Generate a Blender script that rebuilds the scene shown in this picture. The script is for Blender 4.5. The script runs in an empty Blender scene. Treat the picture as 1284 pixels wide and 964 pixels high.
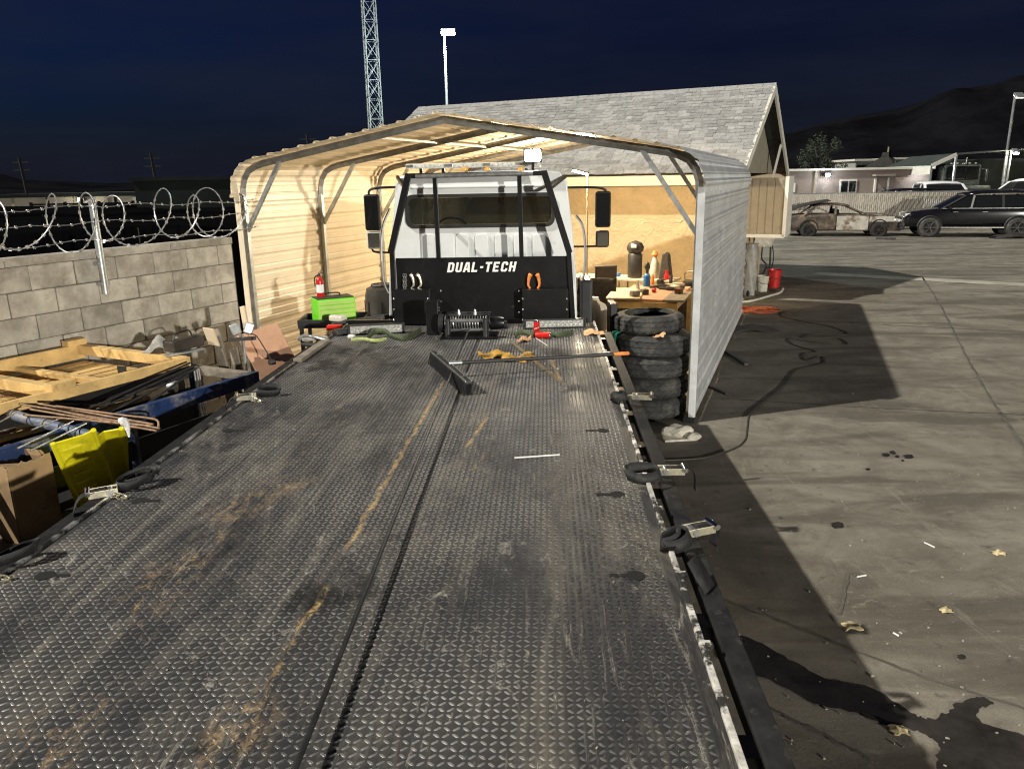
import bpy, bmesh, math, random
import numpy as np
from mathutils import Vector, Matrix, Euler
rnd = random.Random(7)
R_ = math.radians
PI = math.pi
sc = bpy.context.scene

# ------------------------------------------------------------------ camera
F, CX, CY = 965.0, 642.0, 482.0           # focal length and centre in photograph pixels (1284 x 964)
PITCH, ROLL, CAMH = math.atan(256 / 965), 0.018, 2.6
_f = Vector((0, math.cos(PITCH), -math.sin(PITCH)))
_r = Vector((1, 0, 0)); _u = _r.cross(_f)
CR = _r * math.cos(ROLL) - _u * math.sin(ROLL)
CU = _r * math.sin(ROLL) + _u * math.cos(ROLL)
CPOS = Vector((0, 0, CAMH))
cam = bpy.data.cameras.new('camera'); camo = bpy.data.objects.new('camera', cam)
sc.collection.objects.link(camo); sc.camera = camo
camo.matrix_world = Matrix(((CR.x, CU.x, -_f.x, 0), (CR.y, CU.y, -_f.y, 0), (CR.z, CU.z, -_f.z, CAMH), (0, 0, 0, 1)))
cam.sensor_fit = 'HORIZONTAL'; cam.sensor_width = 36; cam.lens = 36 * F / 1284
cam.clip_start = 0.05; cam.clip_end = 6000

# ------------------------------------------------------------------ sky
world = bpy.data.worlds.new('World'); sc.world = world; world.use_nodes = True
wn, wl = world.node_tree.nodes, world.node_tree.links
bg = wn['Background']
sky = wn.new('ShaderNodeTexSky'); sky.sky_type = 'NISHITA'; sky.sun_disc = False
sky.sun_elevation = R_(-1.3); sky.sun_rotation = R_(-75); sky.dust_density = 1.0; sky.ozone_density = 6.5
tc = wn.new('ShaderNodeTexCoord'); mp = wn.new('ShaderNodeMapping'); mp.inputs['Scale'].default_value = (1.5, 1.5, 8)
nz = wn.new('ShaderNodeTexNoise'); nz.inputs['Scale'].default_value = 2.4; nz.inputs['Detail'].default_value = 7; nz.inputs['Roughness'].default_value = .55
wl.new(tc.outputs['Generated'], mp.inputs['Vector']); wl.new(mp.outputs[0], nz.inputs['Vector'])
cm = wn.new('ShaderNodeMapRange'); cm.inputs[1].default_value = .25; cm.inputs[2].default_value = .75; cm.inputs[3].default_value = .22; cm.inputs[4].default_value = .9; wl.new(nz.outputs[0], cm.inputs[0])
sx_ = wn.new('ShaderNodeSeparateXYZ'); wl.new(tc.outputs['Generated'], sx_.inputs[0])
em = wn.new('ShaderNodeMapRange'); em.inputs[1].default_value = .02; em.inputs[2].default_value = .42; em.inputs[3].default_value = 1; em.inputs[4].default_value = .42; wl.new(sx_.outputs[2], em.inputs[0])
mm_ = wn.new('ShaderNodeMath'); mm_.operation = 'MULTIPLY'; wl.new(cm.outputs[0], mm_.inputs[0]); wl.new(em.outputs[0], mm_.inputs[1])
mx = wn.new('ShaderNodeMixRGB'); wl.new(mm_.outputs[0], mx.inputs[0]); wl.new(sky.outputs[0], mx.inputs[1]); mx.inputs[2].default_value = (.080, .105, .20, 1)   # twilight cloud
wl.new(mx.outputs[0], bg.inputs[0])
bg.inputs[1].default_value = 0.15

# ------------------------------------------------------------------ the key: the yard floodlight off to the left, far enough to be parallel
sd = bpy.data.lights.new('sun', 'SUN'); sd.energy = 4.8; sd.angle = R_(1.0); sd.color = (1.0, .95, .84)
so = bpy.data.objects.new('sun', sd); sc.collection.objects.link(so)
_el = R_(43.5); KEYDIR = Vector((.952 * math.cos(_el), .308 * math.cos(_el), -math.sin(_el)))
so.rotation_euler = KEYDIR.to_track_quat('-Z', 'Y').to_euler()
so.location = (-20, 0, 25)
sc.view_settings.view_transform = 'Standard'; sc.view_settings.look = 'None'
sc.view_settings.exposure = 0.0; sc.view_settings.gamma = 1.0; sc.view_settings.use_curve_mapping = False
sc.render.engine = 'CYCLES'; sc.cycles.use_denoising = True; sc.cycles.max_bounces = 6; sc.cycles.filter_width = 1.15
sc.cycles.sample_clamp_indirect = 4.0; sc.cycles.caustics_reflective = False; sc.cycles.caustics_refractive = False

# ------------------------------------------------------------------ pixel helpers
def ray(px, py): return (CR * (px - CX) - CU * (py - CY)) / F + _f
def P(px, py, z):
    d = ray(px, py); return CPOS + d * ((z - CAMH) / d.z)
def PY(px, py, y):
    d = ray(px, py); return CPOS + d * (y / d.y)
def PPL(px, py, p0, n):
    d = ray(px, py); n = Vector(n); return CPOS + d * ((Vector(p0) - CPOS).dot(n) / d.dot(n))

# ------------------------------------------------------------------ materials
MATS = {}
def mat(name, col, rough=.6, metal=0.0, var=.15, scale=6.0, bump=0.0, bscale=60.0, spec=.5, rand=0.0, island=0.0, emit=0.0, ecol=None, dirt=None, coords='Object', detail=5):
    if name in MATS: return MATS[name]
    m = bpy.data.materials.new(name); m.use_nodes = True; MATS[name] = m
    n, l = m.node_tree.nodes, m.node_tree.links
    b = n['Principled BSDF']
    b.inputs['Roughness'].default_value = rough; b.inputs['Metallic'].default_value = metal
    b.inputs['Specular IOR Level'].default_value = spec
    t = n.new('ShaderNodeTexCoord')
    nz = n.new('ShaderNodeTexNoise'); nz.inputs['Scale'].default_value = scale; nz.inputs['Detail'].default_value = detail
    nz.inputs['Roughness'].default_value = .65
    cv_ = t.outputs[coords]
    if rand:
        oi = n.new('ShaderNodeObjectInfo'); ml = n.new('ShaderNodeMath'); ml.operation = 'MULTIPLY'; ml.inputs[1].default_value = 57.0; l.new(oi.outputs['Random'], ml.inputs[0])
        va = n.new('ShaderNodeVectorMath'); va.operation = 'ADD'; l.new(cv_, va.inputs[0]); l.new(ml.outputs[0], va.inputs[1]); cv_ = va.outputs[0]
    l.new(cv_, nz.inputs['Vector'])
    r = n.new('ShaderNodeValToRGB')
    r.color_ramp.elements[0].position = .38; r.color_ramp.elements[1].position = .64
    r.color_ramp.elements[0].color = tuple(c * (1 - var) for c in col) + (1,)
    r.color_ramp.elements[1].color = tuple(min(1, c * (1 + var)) for c in col) + (1,)
    l.new(nz.outputs[0], r.inputs[0]); out = r.outputs[0]
    if dirt:
        dcol, dscale, lo, hi = dirt
        n2 = n.new('ShaderNodeTexNoise'); n2.inputs['Scale'].default_value = dscale; n2.inputs['Detail'].default_value = 7; n2.inputs['Roughness'].default_value = .7
        l.new(cv_, n2.inputs['Vector'])
        mr = n.new('ShaderNodeMapRange'); mr.inputs[1].default_value = lo - .05; mr.inputs[2].default_value = hi - .14
        l.new(n2.outputs[0], mr.inputs[0])
        mm = n.new('ShaderNodeMixRGB'); mm.inputs[2].default_value = dcol + (1,)
        l.new(mr.outputs[0], mm.inputs[0]); l.new(out, mm.inputs[1]); out = mm.outputs[0]
    if rand or island:
        src = n.new('ShaderNodeObjectInfo').outputs['Random'] if rand else n.new('ShaderNodeNewGeometry').outputs['Random Per Island']
        a = rand or island
        mr = n.new('ShaderNodeMapRange'); mr.inputs[3].default_value = 1 - a; mr.inputs[4].default_value = 1 + a
        l.new(src, mr.inputs[0])
        hs = n.new('ShaderNodeHueSaturation'); l.new(mr.outputs[0], hs.inputs['Value']); l.new(out, hs.inputs['Color']); out = hs.outputs[0]
    l.new(out, b.inputs['Base Color'])
    if bump:
        n3 = n.new('ShaderNodeTexNoise'); n3.inputs['Scale'].default_value = bscale; n3.inputs['Detail'].default_value = 4
        l.new(cv_, n3.inputs['Vector'])
        bp = n.new('ShaderNodeBump'); bp.inputs['Strength'].default_value = bump; bp.inputs['Distance'].default_value = .01
        l.new(n3.outputs[0], bp.inputs['Height']); l.new(bp.outputs[0], b.inputs['Normal'])
    if emit:
        b.inputs['Emission Color'].default_value = (ecol or col) + (1,); b.inputs['Emission Strength'].default_value = emit
    return m

def glassmat(name, col, alpha, rough=.03):
    m = bpy.data.materials.new(name); m.use_nodes = True; n, l = m.node_tree.nodes, m.node_tree.links
    b = n['Principled BSDF']; b.inputs['Base Color'].default_value = col + (1,); b.inputs['Roughness'].default_value = rough
    tr = n.new('ShaderNodeBsdfTransparent'); tr.inputs[0].default_value = (.75, .78, .76, 1)
    mxs = n.new('ShaderNodeMixShader'); mxs.inputs[0].default_value = alpha
    l.new(tr.outputs[0], mxs.inputs[1]); l.new(b.outputs[0], mxs.inputs[2]); l.new(mxs.outputs[0], n['Material Output'].inputs[0])
    MATS[name] = m; return m

# ------------------------------------------------------------------ mesh building
TF = {}
col = sc.collection
class MB:
    def __init__(s): s.v = []; s.f = []
    def quad(s, a, b, c, d):
        k = len(s.v); s.v += [tuple(a), tuple(b), tuple(c), tuple(d)]; s.f.append((k, k + 1, k + 2, k + 3)); return s
    def box(s, c, d, rz=0.0, rot=None):
        M = rot if rot is not None else (Matrix.Rotation(rz, 3, 'Z') if rz else Matrix.Identity(3))
        c = Vector(c); k = len(s.v)
        for z in (-.5, .5):
            for x, y in ((-.5, -.5), (.5, -.5), (.5, .5), (-.5, .5)):
                s.v.append(tuple(c + M @ Vector((x * d[0], y * d[1], z * d[2]))))
        s.f += [(k, k + 3, k + 2, k + 1), (k + 4, k + 5, k + 6, k + 7), (k, k + 1, k + 5, k + 4), (k + 1, k + 2, k + 6, k + 5), (k + 2, k + 3, k + 7, k + 6), (k + 3, k, k + 4, k + 7)]
        return s
    def bar(s, a, b, w, h=None, up=(0, 0, 1)):
        a, b = Vector(a), Vector(b); h = h or w
        y = (b - a); L = y.length; y.normalize(); u = Vector(up)
        if abs(y.dot(u)) > .98: u = Vector((1, 0, 0))
        x = y.cross(u).normalized(); z = x.cross(y)
        M = Matrix((x, y, z)).transposed()
        return s.box((a + b) / 2, (w, L, h), rot=M)
    def tube(s, pts, r, n=8, closed=False, cap=True):
        pts = [Vector(p) for p in pts]; m = len(pts); k0 = len(s.v)
        rs = r if isinstance(r, (list, tuple)) else [r] * m
        prev = None
        for i, p in enumerate(pts):
            if closed: t = pts[(i + 1) % m] - pts[i - 1]
            else: t = pts[min(i + 1, m - 1)] - pts[max(i - 1, 0)]
            if t.length < 1e-9: t = Vector((0, 0, 1))
            t.normalize()
            if prev is None:
                u = Vector((0, 0, 1)) if abs(t.z) < .9 else Vector((1, 0, 0)); x = t.cross(u).normalized()
            else:
                x = (prev - t * prev.dot(t))
                x = x.normalized() if x.length > 1e-6 else prev
            prev = x; y = t.cross(x)
            for j in range(n):
                a = 2 * PI * j / n; s.v.append(tuple(p + (x * math.cos(a) + y * math.sin(a)) * rs[i]))
        for i in range(m if closed else m - 1):
            for j in range(n):
                a, b = k0 + i * n, k0 + ((i + 1) % m) * n
                s.f.append((a + j, a + (j + 1) % n, b + (j + 1) % n, b + j))
        if cap and not closed:
            s.f.append(tuple(k0 + j for j in range(n))[::-1]); s.f.append(tuple(k0 + (m - 1) * n + j for j in range(n)))
        return s
    def lathe(s, prof, c=(0, 0, 0), n=20, axis='Z', rot=None, cap=True):
        c = Vector(c); k = len(s.v); m = len(prof)
        Mx = rot if rot is not None else {'Z': Matrix.Identity(3), 'X': Matrix.Rotation(PI / 2, 3, 'Y'), 'Y': Matrix.Rotation(-PI / 2, 3, 'X')}[axis]
        for r, z in prof:
            for j in range(n):
                a = 2 * PI * j / n; s.v.append(tuple(c + Mx @ Vector((r * math.cos(a), r * math.sin(a), z))))
        for i in range(m - 1):
            for j in range(n):
                s.f.append((k + i * n + j, k + i * n + (j + 1) % n, k + (i + 1) * n + (j + 1) % n, k + (i + 1) * n + j))
        if cap and prof[0][0] > 1e-5: s.f.append(tuple(k + j for j in range(n))[::-1])
        if cap and prof[-1][0] > 1e-5: s.f.append(tuple(k + (m - 1) * n + j for j in range(n)))
        return s
    def prism(s, poly, o, x, y, depth):
        """poly of 2d points in the frame o, x, y extruded by depth along x cross y"""
        o, x, y = Vector(o), Vector(x).normalized(), Vector(y).normalized(); z = x.cross(y); k = len(s.v); n = len(poly)
        for d in (0, depth):
            for a, b in poly: s.v.append(tuple(o + x * a + y * b + z * d))
        s.f.append(tuple(k + j for j in range(n))[::-1]); s.f.append(tuple(k + n + j for j in range(n)))
        for j in range(n): s.f.append((k + j, k + (j + 1) % n, k + n + (j + 1) % n, k + n + j))
        return s
    def sheet(s, prof, d, closed=False):
        """a list of 3d points swept along vector d"""
        k = len(s.v); n = len(prof); d = Vector(d)
        for p in prof: s.v.append(tuple(p))
        for p in prof: s.v.append(tuple(Vector(p) + d))
        for j in range(n if closed else n - 1): s.f.append((k + j, k + (j + 1) % n, k + n + (j + 1) % n, k + n + j))
        return s
    def ribbon(s, pts, wvec):
        w = Vector(wvec); k = len(s.v); n = len(pts)
        for p in pts: s.v += [tuple(Vector(p) - w / 2), tuple(Vector(p) + w / 2)]
        for i in range(n - 1): s.f.append((k + 2 * i, k + 2 * i + 1, k + 2 * i + 3, k + 2 * i + 2))
        return s
    def grid(s, rows):
        k = len(s.v); n = len(rows[0])
        for r in rows: s.v += [tuple(p) for p in r]
        for i in range(len(rows) - 1):
            for j in range(n - 1): s.f.append((k + i * n + j, k + i * n + j + 1, k + (i + 1) * n + j + 1, k + (i + 1) * n + j))
        return s
    def mesh(s, name, m):
        me = bpy.data.meshes.new(name); me.from_pydata(s.v, [], s.f)
        bm = bmesh.new(); bm.from_mesh(me); bmesh.ops.recalc_face_normals(bm, faces=bm.faces); bm.to_mesh(me); bm.free()
        if m: me.materials.append(MATS[m])
        return me
    def build(s, name, m, parent=None, world=False, smooth=False, bevel=0, solid=0, seg=2):
        if world and parent is not None and rootof(parent).name in TF:
            inv = TF[rootof(parent).name]; s.v = [tuple(inv @ Vector(p)) for p in s.v]
        o = bpy.data.objects.new(name, s.mesh(name, m)); col.objects.link(o)
        if parent is not None: o.parent = parent
        if smooth: setsmooth(o)
        if solid:
            md = o.modifiers.new('solid', 'SOLIDIFY'); md.thickness = solid; md.offset = 0
        if bevel:
            md = o.modifiers.new('bevel', 'BEVEL'); md.width = bevel; md.segments = seg; md.limit_method = 'ANGLE'; md.angle_limit = R_(40)
        return o
def setsmooth(o, ang=40):
    me = o.data
    for p in me.polygons: p.use_smooth = True
    try: me.set_sharp_from_angle(angle=R_(ang))
    except Exception: pass
def rootof(o):
    while o.parent is not None: o = o.parent
    return o
def tag(o, label, cat, group=None, kind=None):
    o['label'] = label; o['category'] = cat
    if group: o['group'] = group
    if kind: o['kind'] = kind
    return o
def empty(name, loc, rz=0.0, label=None, cat=None, group=None):
    e = bpy.data.objects.new(name, None); col.objects.link(e); e.empty_display_size = .1
    e.location = loc; e.rotation_euler = (0, 0, rz)
    TF[e.name] = (Matrix.Translation(Vector(loc)) @ Matrix.Rotation(rz, 4, 'Z')).inverted()
    if label: tag(e, label, cat, group)
    return e
def structure(o): o['kind'] = 'structure'; return o
def rrect(w, h, r, n=5, cx=0, cy=0):
    pts = []
    for sx, sy, a0 in ((1, 1, 0), (-1, 1, 90), (-1, -1, 180), (1, -1, 270)):
        for i in range(n + 1):
            a = R_(a0 + 90 * i / n); pts.append((cx + sx * (w / 2 - r) + r * math.cos(a), cy + sy * (h / 2 - r) + r * math.sin(a)))
    return pts
def circle(r, n=16, cx=0, cy=0): return [(cx + r * math.cos(2 * PI * i / n), cy + r * math.sin(2 * PI * i / n)) for i in range(n)]
def ringprism(mb, outer, inner, o, x, y, depth):
    """frame: two loops with equal point counts bridged, extruded"""
    o, x, y = Vector(o), Vector(x).normalized(), Vector(y).normalized(); z = x.cross(y); k = len(mb.v); n = len(outer)
    for d in (0, depth):
        for lp in (outer, inner):
            for a, b in lp: mb.v.append(tuple(o + x * a + y * b + z * d))
    for j in range(n):
        j2 = (j + 1) % n
        mb.f += [(k + j, k + j2, k + n + j2, k + n + j), (k + 2 * n + j, k + 2 * n + j2, k + 3 * n + j2, k + 3 * n + j),
                 (k + j, k + j2, k + 2 * n + j2, k + 2 * n + j), (k + n + j, k + n + j2, k + 3 * n + j2, k + 3 * n + j)]
    return mb
def spline(pts, n=8):
    pts = [Vector(p) for p in pts]; out = []
    q = [pts[0] * 2 - pts[1]] + pts + [pts[-1] * 2 - pts[-2]]
    for i in range(1, len(q) - 2):
        for k in range(n):
            t = k / n; a, b, c, d = q[i - 1], q[i], q[i + 1], q[i + 2]
            out.append(.5 * ((2 * b) + (c - a) * t + (2 * a - 5 * b + 4 * c - d) * t * t + (3 * b - 3 * c + d - a) * t ** 3))
    out.append(pts[-1]); return out
def copytree(o, parent=None):
    c = o.copy(); col.objects.link(c)
    if parent is not None: c.parent = parent
    for ch in list(o.children): copytree(ch, c)
    return c
# ------------------------------------------------------------------ palette
mat('galv', (.46, .48, .48), .42, .75, .2, 9, .05, 40)
mat('steel', (.55, .55, .54), .3, .9, .25, 14)
mat('darksteel', (.05, .05, .052), .45, .6, .3, 10, .06, 60)
mat('black_paint', (.0065, .0065, .007), .3, 0, .3, 7, dirt=((.035, .032, .028), 9, .66, .9))
mat('rail_paint', (.016, .016, .017), .72, 0, .4, 12, .1, 40, spec=.25, dirt=((.06, .058, .053), 22, .62, .9))
mat('black_plastic', (.018, .018, .019), .5, 0, .3, 12)
mat('rubber', (.028, .028, .028), .8, 0, .35, 16, .15, 90, dirt=((.1, .095, .085), 5, .55, .85))
mat('white_paint', (.66, .68, .68), .28, 0, .05, 3, dirt=((.42, .40, .36), 4, .66, .95))
mat('chrome', (.7, .7, .7), .16, 1, .1, 8)
mat('webbing', (.0085, .0085, .0095), .7, 0, .35, 30, .2, 220, dirt=((.05, .048, .045), 14, .6, .85))
mat('zinc', (.62, .58, .44), .35, .85, .25, 18)
mat('tan_metal', (.74, .64, .48), .38, 0, .05, 3, dirt=((.62, .52, .38), 2.2, .6, .9))
mat('white_metal', (.60, .615, .625), .36, .25, .14, 2.2, .03, 12, dirt=((.44, .45, .45), 3, .5, .82))
mat('galv_shaded', (.20, .195, .18), .5, .4, .25, 9, .05, 40)  # galvanised steel darkened for the rafters: their backlit shade painted into the colour
mat('pine', (.62, .42, .17), .6, 0, .18, 5, .08, 80, dirt=((.42, .24, .08), 9, .64, .85))
mat('greywood', (.22, .19, .15), .75, 0, .25, 9, .1, 60)
mat('plywood', (.52, .30, .19), .55, 0, .12, 4, .05, 60, dirt=((.36, .18, .10), 6, .58, .8))
mat('cardboard', (.30, .20, .10), .8, 0, .15, 5, .05, 30, dirt=((.19, .12, .055), 3, .55, .8))
mat('yellow_plastic', (.62, .56, .012), .4, 0, .1, 6, dirt=((.40, .36, .02), 7, .6, .85))
mat('blue_steel', (.014, .035, .11), .45, .2, .3, 8, dirt=((.20, .20, .21), 5, .56, .8))
mat('pipe_blue', (.13, .16, .23), .5, .2, .25, 9, dirt=((.3, .28, .25), 6, .55, .8))
mat('rust', (.16, .075, .035), .8, .2, .4, 14, .2, 60)
mat('rod_rust', (.24, .15, .09), .6, .4, .35, 20)
mat('green', (.16, .72, .015), .32, 0, .06, 5)
mat('lime', (.42, .62, .12), .35, 0, .06, 5)
mat('red', (.55, .015, .012), .3, 0, .1, 8)
mat('orange', (.78, .24, .05), .55, 0, .15, 20)
mat('leather', (.62, .34, .045), .75, 0, .22, 25, .2, 60, dirt=((.26, .17, .07), 18, .5, .75))
mat('olive', (.055, .075, .035), .75, 0, .3, 30, .2, 220)
mat('greencloth', (.01, .13, .075), .75, 0, .2, 30)
mat('white_plastic', (.66, .66, .64), .42, 0, .08, 6)
mat('dirty_white', (.55, .52, .44), .65, 0, .2, 12, .15, 40)
mat('skinorange', (.72, .42, .22), .7, 0, .2, 20)
mat('grey_cloth', (.30, .29, .27), .85, 0, .3, 14, .2, 60)
mat('chair_cloth', (.045, .042, .04), .8, 0, .3, 20, .15, 60)
mat('blue_can', (.02, .13, .38), .35, 0, .1, 8)
mat('block', (.40, .37, .315), .92, 0, .24, 3.2, .7, 60, rand=.16, dirt=((.22, .195, .155), 2.6, .52, .80))
mat('mortar', (.12, .11, .095), .95, 0, .2, 6, .3, 60)
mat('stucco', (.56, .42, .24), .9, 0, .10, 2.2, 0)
mat('fascia', (.66, .54, .38), .55, 0, .06, 3)
mat('trim_white', (.62, .60, .54), .55, 0, .06, 3)
mat('shingle', (.29, .29, .285), .9, 0, .16, 12, .25, 120, island=.22)
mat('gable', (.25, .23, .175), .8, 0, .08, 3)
mat('cabinet', (.27, .225, .155), .7, 0, .1, 4)
mat('soil', (.05, .046, .04), .95, 0, .3, 3)
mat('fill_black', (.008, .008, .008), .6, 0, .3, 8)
glassmat('pane', (.012, .014, .014), .45)
glassmat('tint', (.01, .011, .012), .88)

# stucco: swirly trowel relief
def stucco_relief():
    m = MATS['stucco']; n, l = m.node_tree.nodes, m.node_tree.links
    t = n.new('ShaderNodeTexCoord'); w = n.new('ShaderNodeTexNoise'); w.inputs['Scale'].default_value = 5; w.inputs['Distortion'].default_value = 2.2; w.inputs['Detail'].default_value = 3
    l.new(t.outputs['Object'], w.inputs['Vector'])
    bp = n.new('ShaderNodeBump'); bp.inputs['Strength'].default_value = .9; bp.inputs['Distance'].default_value = .03
    l.new(w.outputs[0], bp.inputs['Height']); l.new(bp.outputs[0], n['Principled BSDF'].inputs['Normal'])
stucco_relief()

def ground_mat():
    m = bpy.data.materials.new('yard_concrete'); m.use_nodes = True; MATS['ground'] = m
    n, l = m.node_tree.nodes, m.node_tree.links; b = n['Principled BSDF']
    t = n.new('ShaderNodeTexCoord')
    def noise(s, det=6, rough=.6, dist=0.0, sx=1, sy=1, rz=0):
        mp = n.new('ShaderNodeMapping'); mp.inputs['Scale'].default_value = (sx, sy, 1); mp.inputs['Rotation'].default_value = (0, 0, rz)
        l.new(t.outputs['Object'], mp.inputs[0])
        z = n.new('ShaderNodeTexNoise'); z.inputs['Scale'].default_value = s; z.inputs['Detail'].default_value = det; z.inputs['Roughness'].default_value = rough; z.inputs['Distortion'].default_value = dist
        l.new(mp.outputs[0], z.inputs['Vector']); return z.outputs[0]
    def rng(v, a, b_, c, d):
        r = n.new('ShaderNodeMapRange'); r.inputs[1].default_value = a; r.inputs[2].default_value = b_; r.inputs[3].default_value = c; r.inputs[4].default_value = d
        l.new(v, r.inputs[0]); return r.outputs[0]
    def mix(f, a, colr, mode='MIX'):
        k = n.new('ShaderNodeMixRGB'); k.blend_type = mode; l.new(f, k.inputs[0]); l.new(a, k.inputs[1]); k.inputs[2].default_value = colr + (1,); return k.outputs[0]
    base = n.new('ShaderNodeValToRGB'); base.color_ramp.elements[0].position = .38; base.color_ramp.elements[1].position = .64
    base.color_ramp.elements[0].color = (.122, .110, .087, 1); base.color_ramp.elements[1].color = (.238, .218, .178, 1)
    l.new(noise(.9, 10, .72, 1.2), base.inputs[0]); c = base.outputs[0]
    c = mix(rng(noise(.9, 7, .6, .8, .35, 1.6, .35), .48, .60, 0, .85), c, (.075, .065, .050))      # oily streaks
    c = mix(rng(noise(2.6, 6, .7), .54, .68, 0, .65), c, (.095, .083, .066))                       # blotches
    c = mix(rng(noise(3.6, 8, .75, 1.2, 1, 2.2, .9), .585, .68, 0, .55), c, (.30, .28, .235))     # pale scuffs
    c = mix(rng(noise(7, 9, .8, 2.0), .615, .67, 0, .6), c, (.33, .31, .265))                     # chalky spatter
    c = mix(rng(noise(1.1, 9, .75, 1.6, 2.4, .5, .55), .585, .67, 0, .5), c, (.27, .25, .205))     # drag streaks
    c = mix(rng(noise(4.5, 6, .6), .635, .68, 0, .7), c, (.06, .054, .046))                        # drips
    c = mix(rng(noise(110, 3, .6), .42, .62, .0, .4), c, (.07, .064, .052)); c = mix(rng(noise(60, 4, .7), .60, .68, .0, .5), c, (.30, .28, .24))
    l.new(c, b.inputs['Base Color'])
    l.new(rng(noise(2.2), .3, .7, .62, .92), b.inputs['Roughness'])
    bp = n.new('ShaderNodeBump'); bp.inputs['Strength'].default_value = .28; bp.inputs['Distance'].default_value = .012
    l.new(noise(34, 7, .7), bp.inputs['Height']); l.new(bp.outputs[0], b.inputs['Normal'])
ground_mat()
mat('wet', (.030, .027, .024), .22, 0, .35, 4, .12, 30)
mat('crack', (.085, .077, .064), .9, 0, .3, 5)
mat('pale_concrete', (.34, .32, .27), .85, 0, .2, 3, .2, 40, dirt=((.2, .18, .15), 1.5, .55, .8))

# ------------------------------------------------------------------ ground
g = MB().quad((-2500, -2500, 0), (2500, -2500, 0), (2500, 4500, 0), (-2500, 4500, 0)).build('ground', 'ground'); structure(g)
tag(g, 'stained grey concrete yard surface stretching past the carport', 'ground', kind='structure')
def strip(name, pts, w, m, z=.004, jit=.0, seed=1):
    r = random.Random(seed); q = spline([Vector((p.x, p.y, z)) for p in pts], 14) if len(pts) > 2 else [pts[0].lerp(pts[1], i / 30) for i in range(31)]
    mb = MB(); k = 0
    for i, p in enumerate(q):
        t = (q[min(i + 1, len(q) - 1)] - q[max(0, i - 1)]); t.z = 0; t.normalize(); nrm = Vector((-t.y, t.x, 0))
        ww = w * (1 + r.uniform(-jit, jit)); off = r.uniform(-jit, jit) * w * .6
        a = p + nrm * (ww / 2 + off); b_ = p - nrm * (ww / 2 - off); mb.v += [(a.x, a.y, z), (b_.x, b_.y, z)]
    for i in range(len(q) - 1): mb.f.append((2 * i, 2 * i + 1, 2 * i + 3, 2 * i + 2))
    o = mb.build(name, m, g); return o
def G(px, py): return P(px, py, 0)
strip('pale_strip', [G(1022, 343), G(1284, 357), G(1500, 368)], .62, 'pale_concrete', jit=.1)
for i, (pts, w) in enumerate([
    ([G(1155, 345), G(1180, 385), G(1208, 440)], .035), ([G(1208, 440), G(1240, 495), G(1284, 560), G(1330, 620)], .03),
    ([G(905, 500), G(1110, 512), G(1284, 520), G(1420, 524)], .03), ([G(905, 750), G(1010, 790), G(1140, 842), G(1284, 888), G(1420, 930)], .018),
    ([G(1065, 720), G(1055, 765), G(1050, 770)], .012), ([G(930, 870), G(1010, 910), G(1090, 950)], .02), ([G(990, 400), G(1120, 408), G(1284, 416)], .03)]):
    strip('crack', pts, w, 'crack', z=.004, jit=.5, seed=i)
def blob(name, pix, m, z=.0045, sub=6, jit=.035, seed=3, parent=None):
    r = random.Random(seed); pts = [P(x, y, z) for x, y in pix]; out = []
    n = len(pts)
    for i in range(n):
        for p in spline([pts[i - 1], pts[i], pts[(i + 1) % n], pts[(i + 2) % n]], sub)[sub:2 * sub]:
            out.append((p.x + r.uniform(-jit, jit), p.y + r.uniform(-jit, jit), z))
    from mathutils.geometry import tessellate_polygon
    mb = MB(); mb.v = out; mb.f = [tuple(t) for t in tessellate_polygon([[Vector(q) for q in out]])]
    return mb.build(name, m, parent)
blob('wet_stain', [(905, 795), (940, 800), (990, 826), (1030, 848), (1090, 862), (1140, 892), (1165, 900), (1185, 893), (1205, 880), (1228, 873), (1245, 880), (1226, 890), (1232, 905), (1284, 922), (1330, 960), (1300, 1000),
      (1180, 1000), (1172, 962), (1178, 935), (1155, 918), (1110, 905), (1062, 890), (1020, 880), (960, 850), (905, 830)], 'wet', parent=g, jit=.012)
for i, (x, y, rx, ry) in enumerate([(1050, 658, 9, 4), (1111, 570, 5, 2.2), (1119, 567, 4, 2), (1125, 572, 3, 1.6), (1139, 572, 6, 2.6), (1132, 577, 2, 1), (1088, 588, 3, 1.5), (1205, 823, 5, 3), (978, 648, 3, 1.5)]):
    blob('oil_spot', [(x + rx * math.cos(a), y + ry * math.sin(a)) for a in [k * PI / 4 for k in range(8)]], 'wet' if i < 8 else 'crack', z=.0048, sub=3, jit=.004 + rx * .0008, seed=40 + i, parent=g)

# ------------------------------------------------------------------ mountain and hills
def hills(name, prof, Y0, Y1, m, label):
    px_ = [p[0] for p in prof]; py_ = [p[1] for p in prof]; nx, ny = 240, 26; rows = []
    def fb(x, y):
        return sum(math.sin(x * f * 1.7 + 1.3 * k + 2 * math.sin(y * f + k)) * math.cos(y * f * 1.3 + k * 2.1 + math.sin(x * f)) / (1.6 ** k) for k, f in enumerate((.6, 1.3, 2.7, 5.3, 10.1)))
    for j in range(ny + 1):
        t = j / ny; row = []
        for i in range(nx + 1):
            X = px_[0] + (px_[-1] - px_[0]) * i / nx; top = PY(X, float(np.interp(X, px_, py_)) + .8 * fb(i * .45, 3), Y1)
            yy = Y0 + (Y1 - Y0) * t; s_ = t * t * (3 - 2 * t)
            h = top.z * (s_ * .8 + t * .2) * (1 + .16 * fb(i * .22, t * 4) * math.sin(PI * t))
            row.append((top.x * (.55 + .45 * yy / Y1) if False else top.x * yy / Y1, yy, h - .5))
        rows.append(row)
    rows.append([(p[0] * 1.2, p[1] * 1.3, -2) for p in rows[-1]])
    o = MB().grid(rows).build(name, m, smooth=True); tag(o, label, 'mountain', kind='structure'); return o
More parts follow.
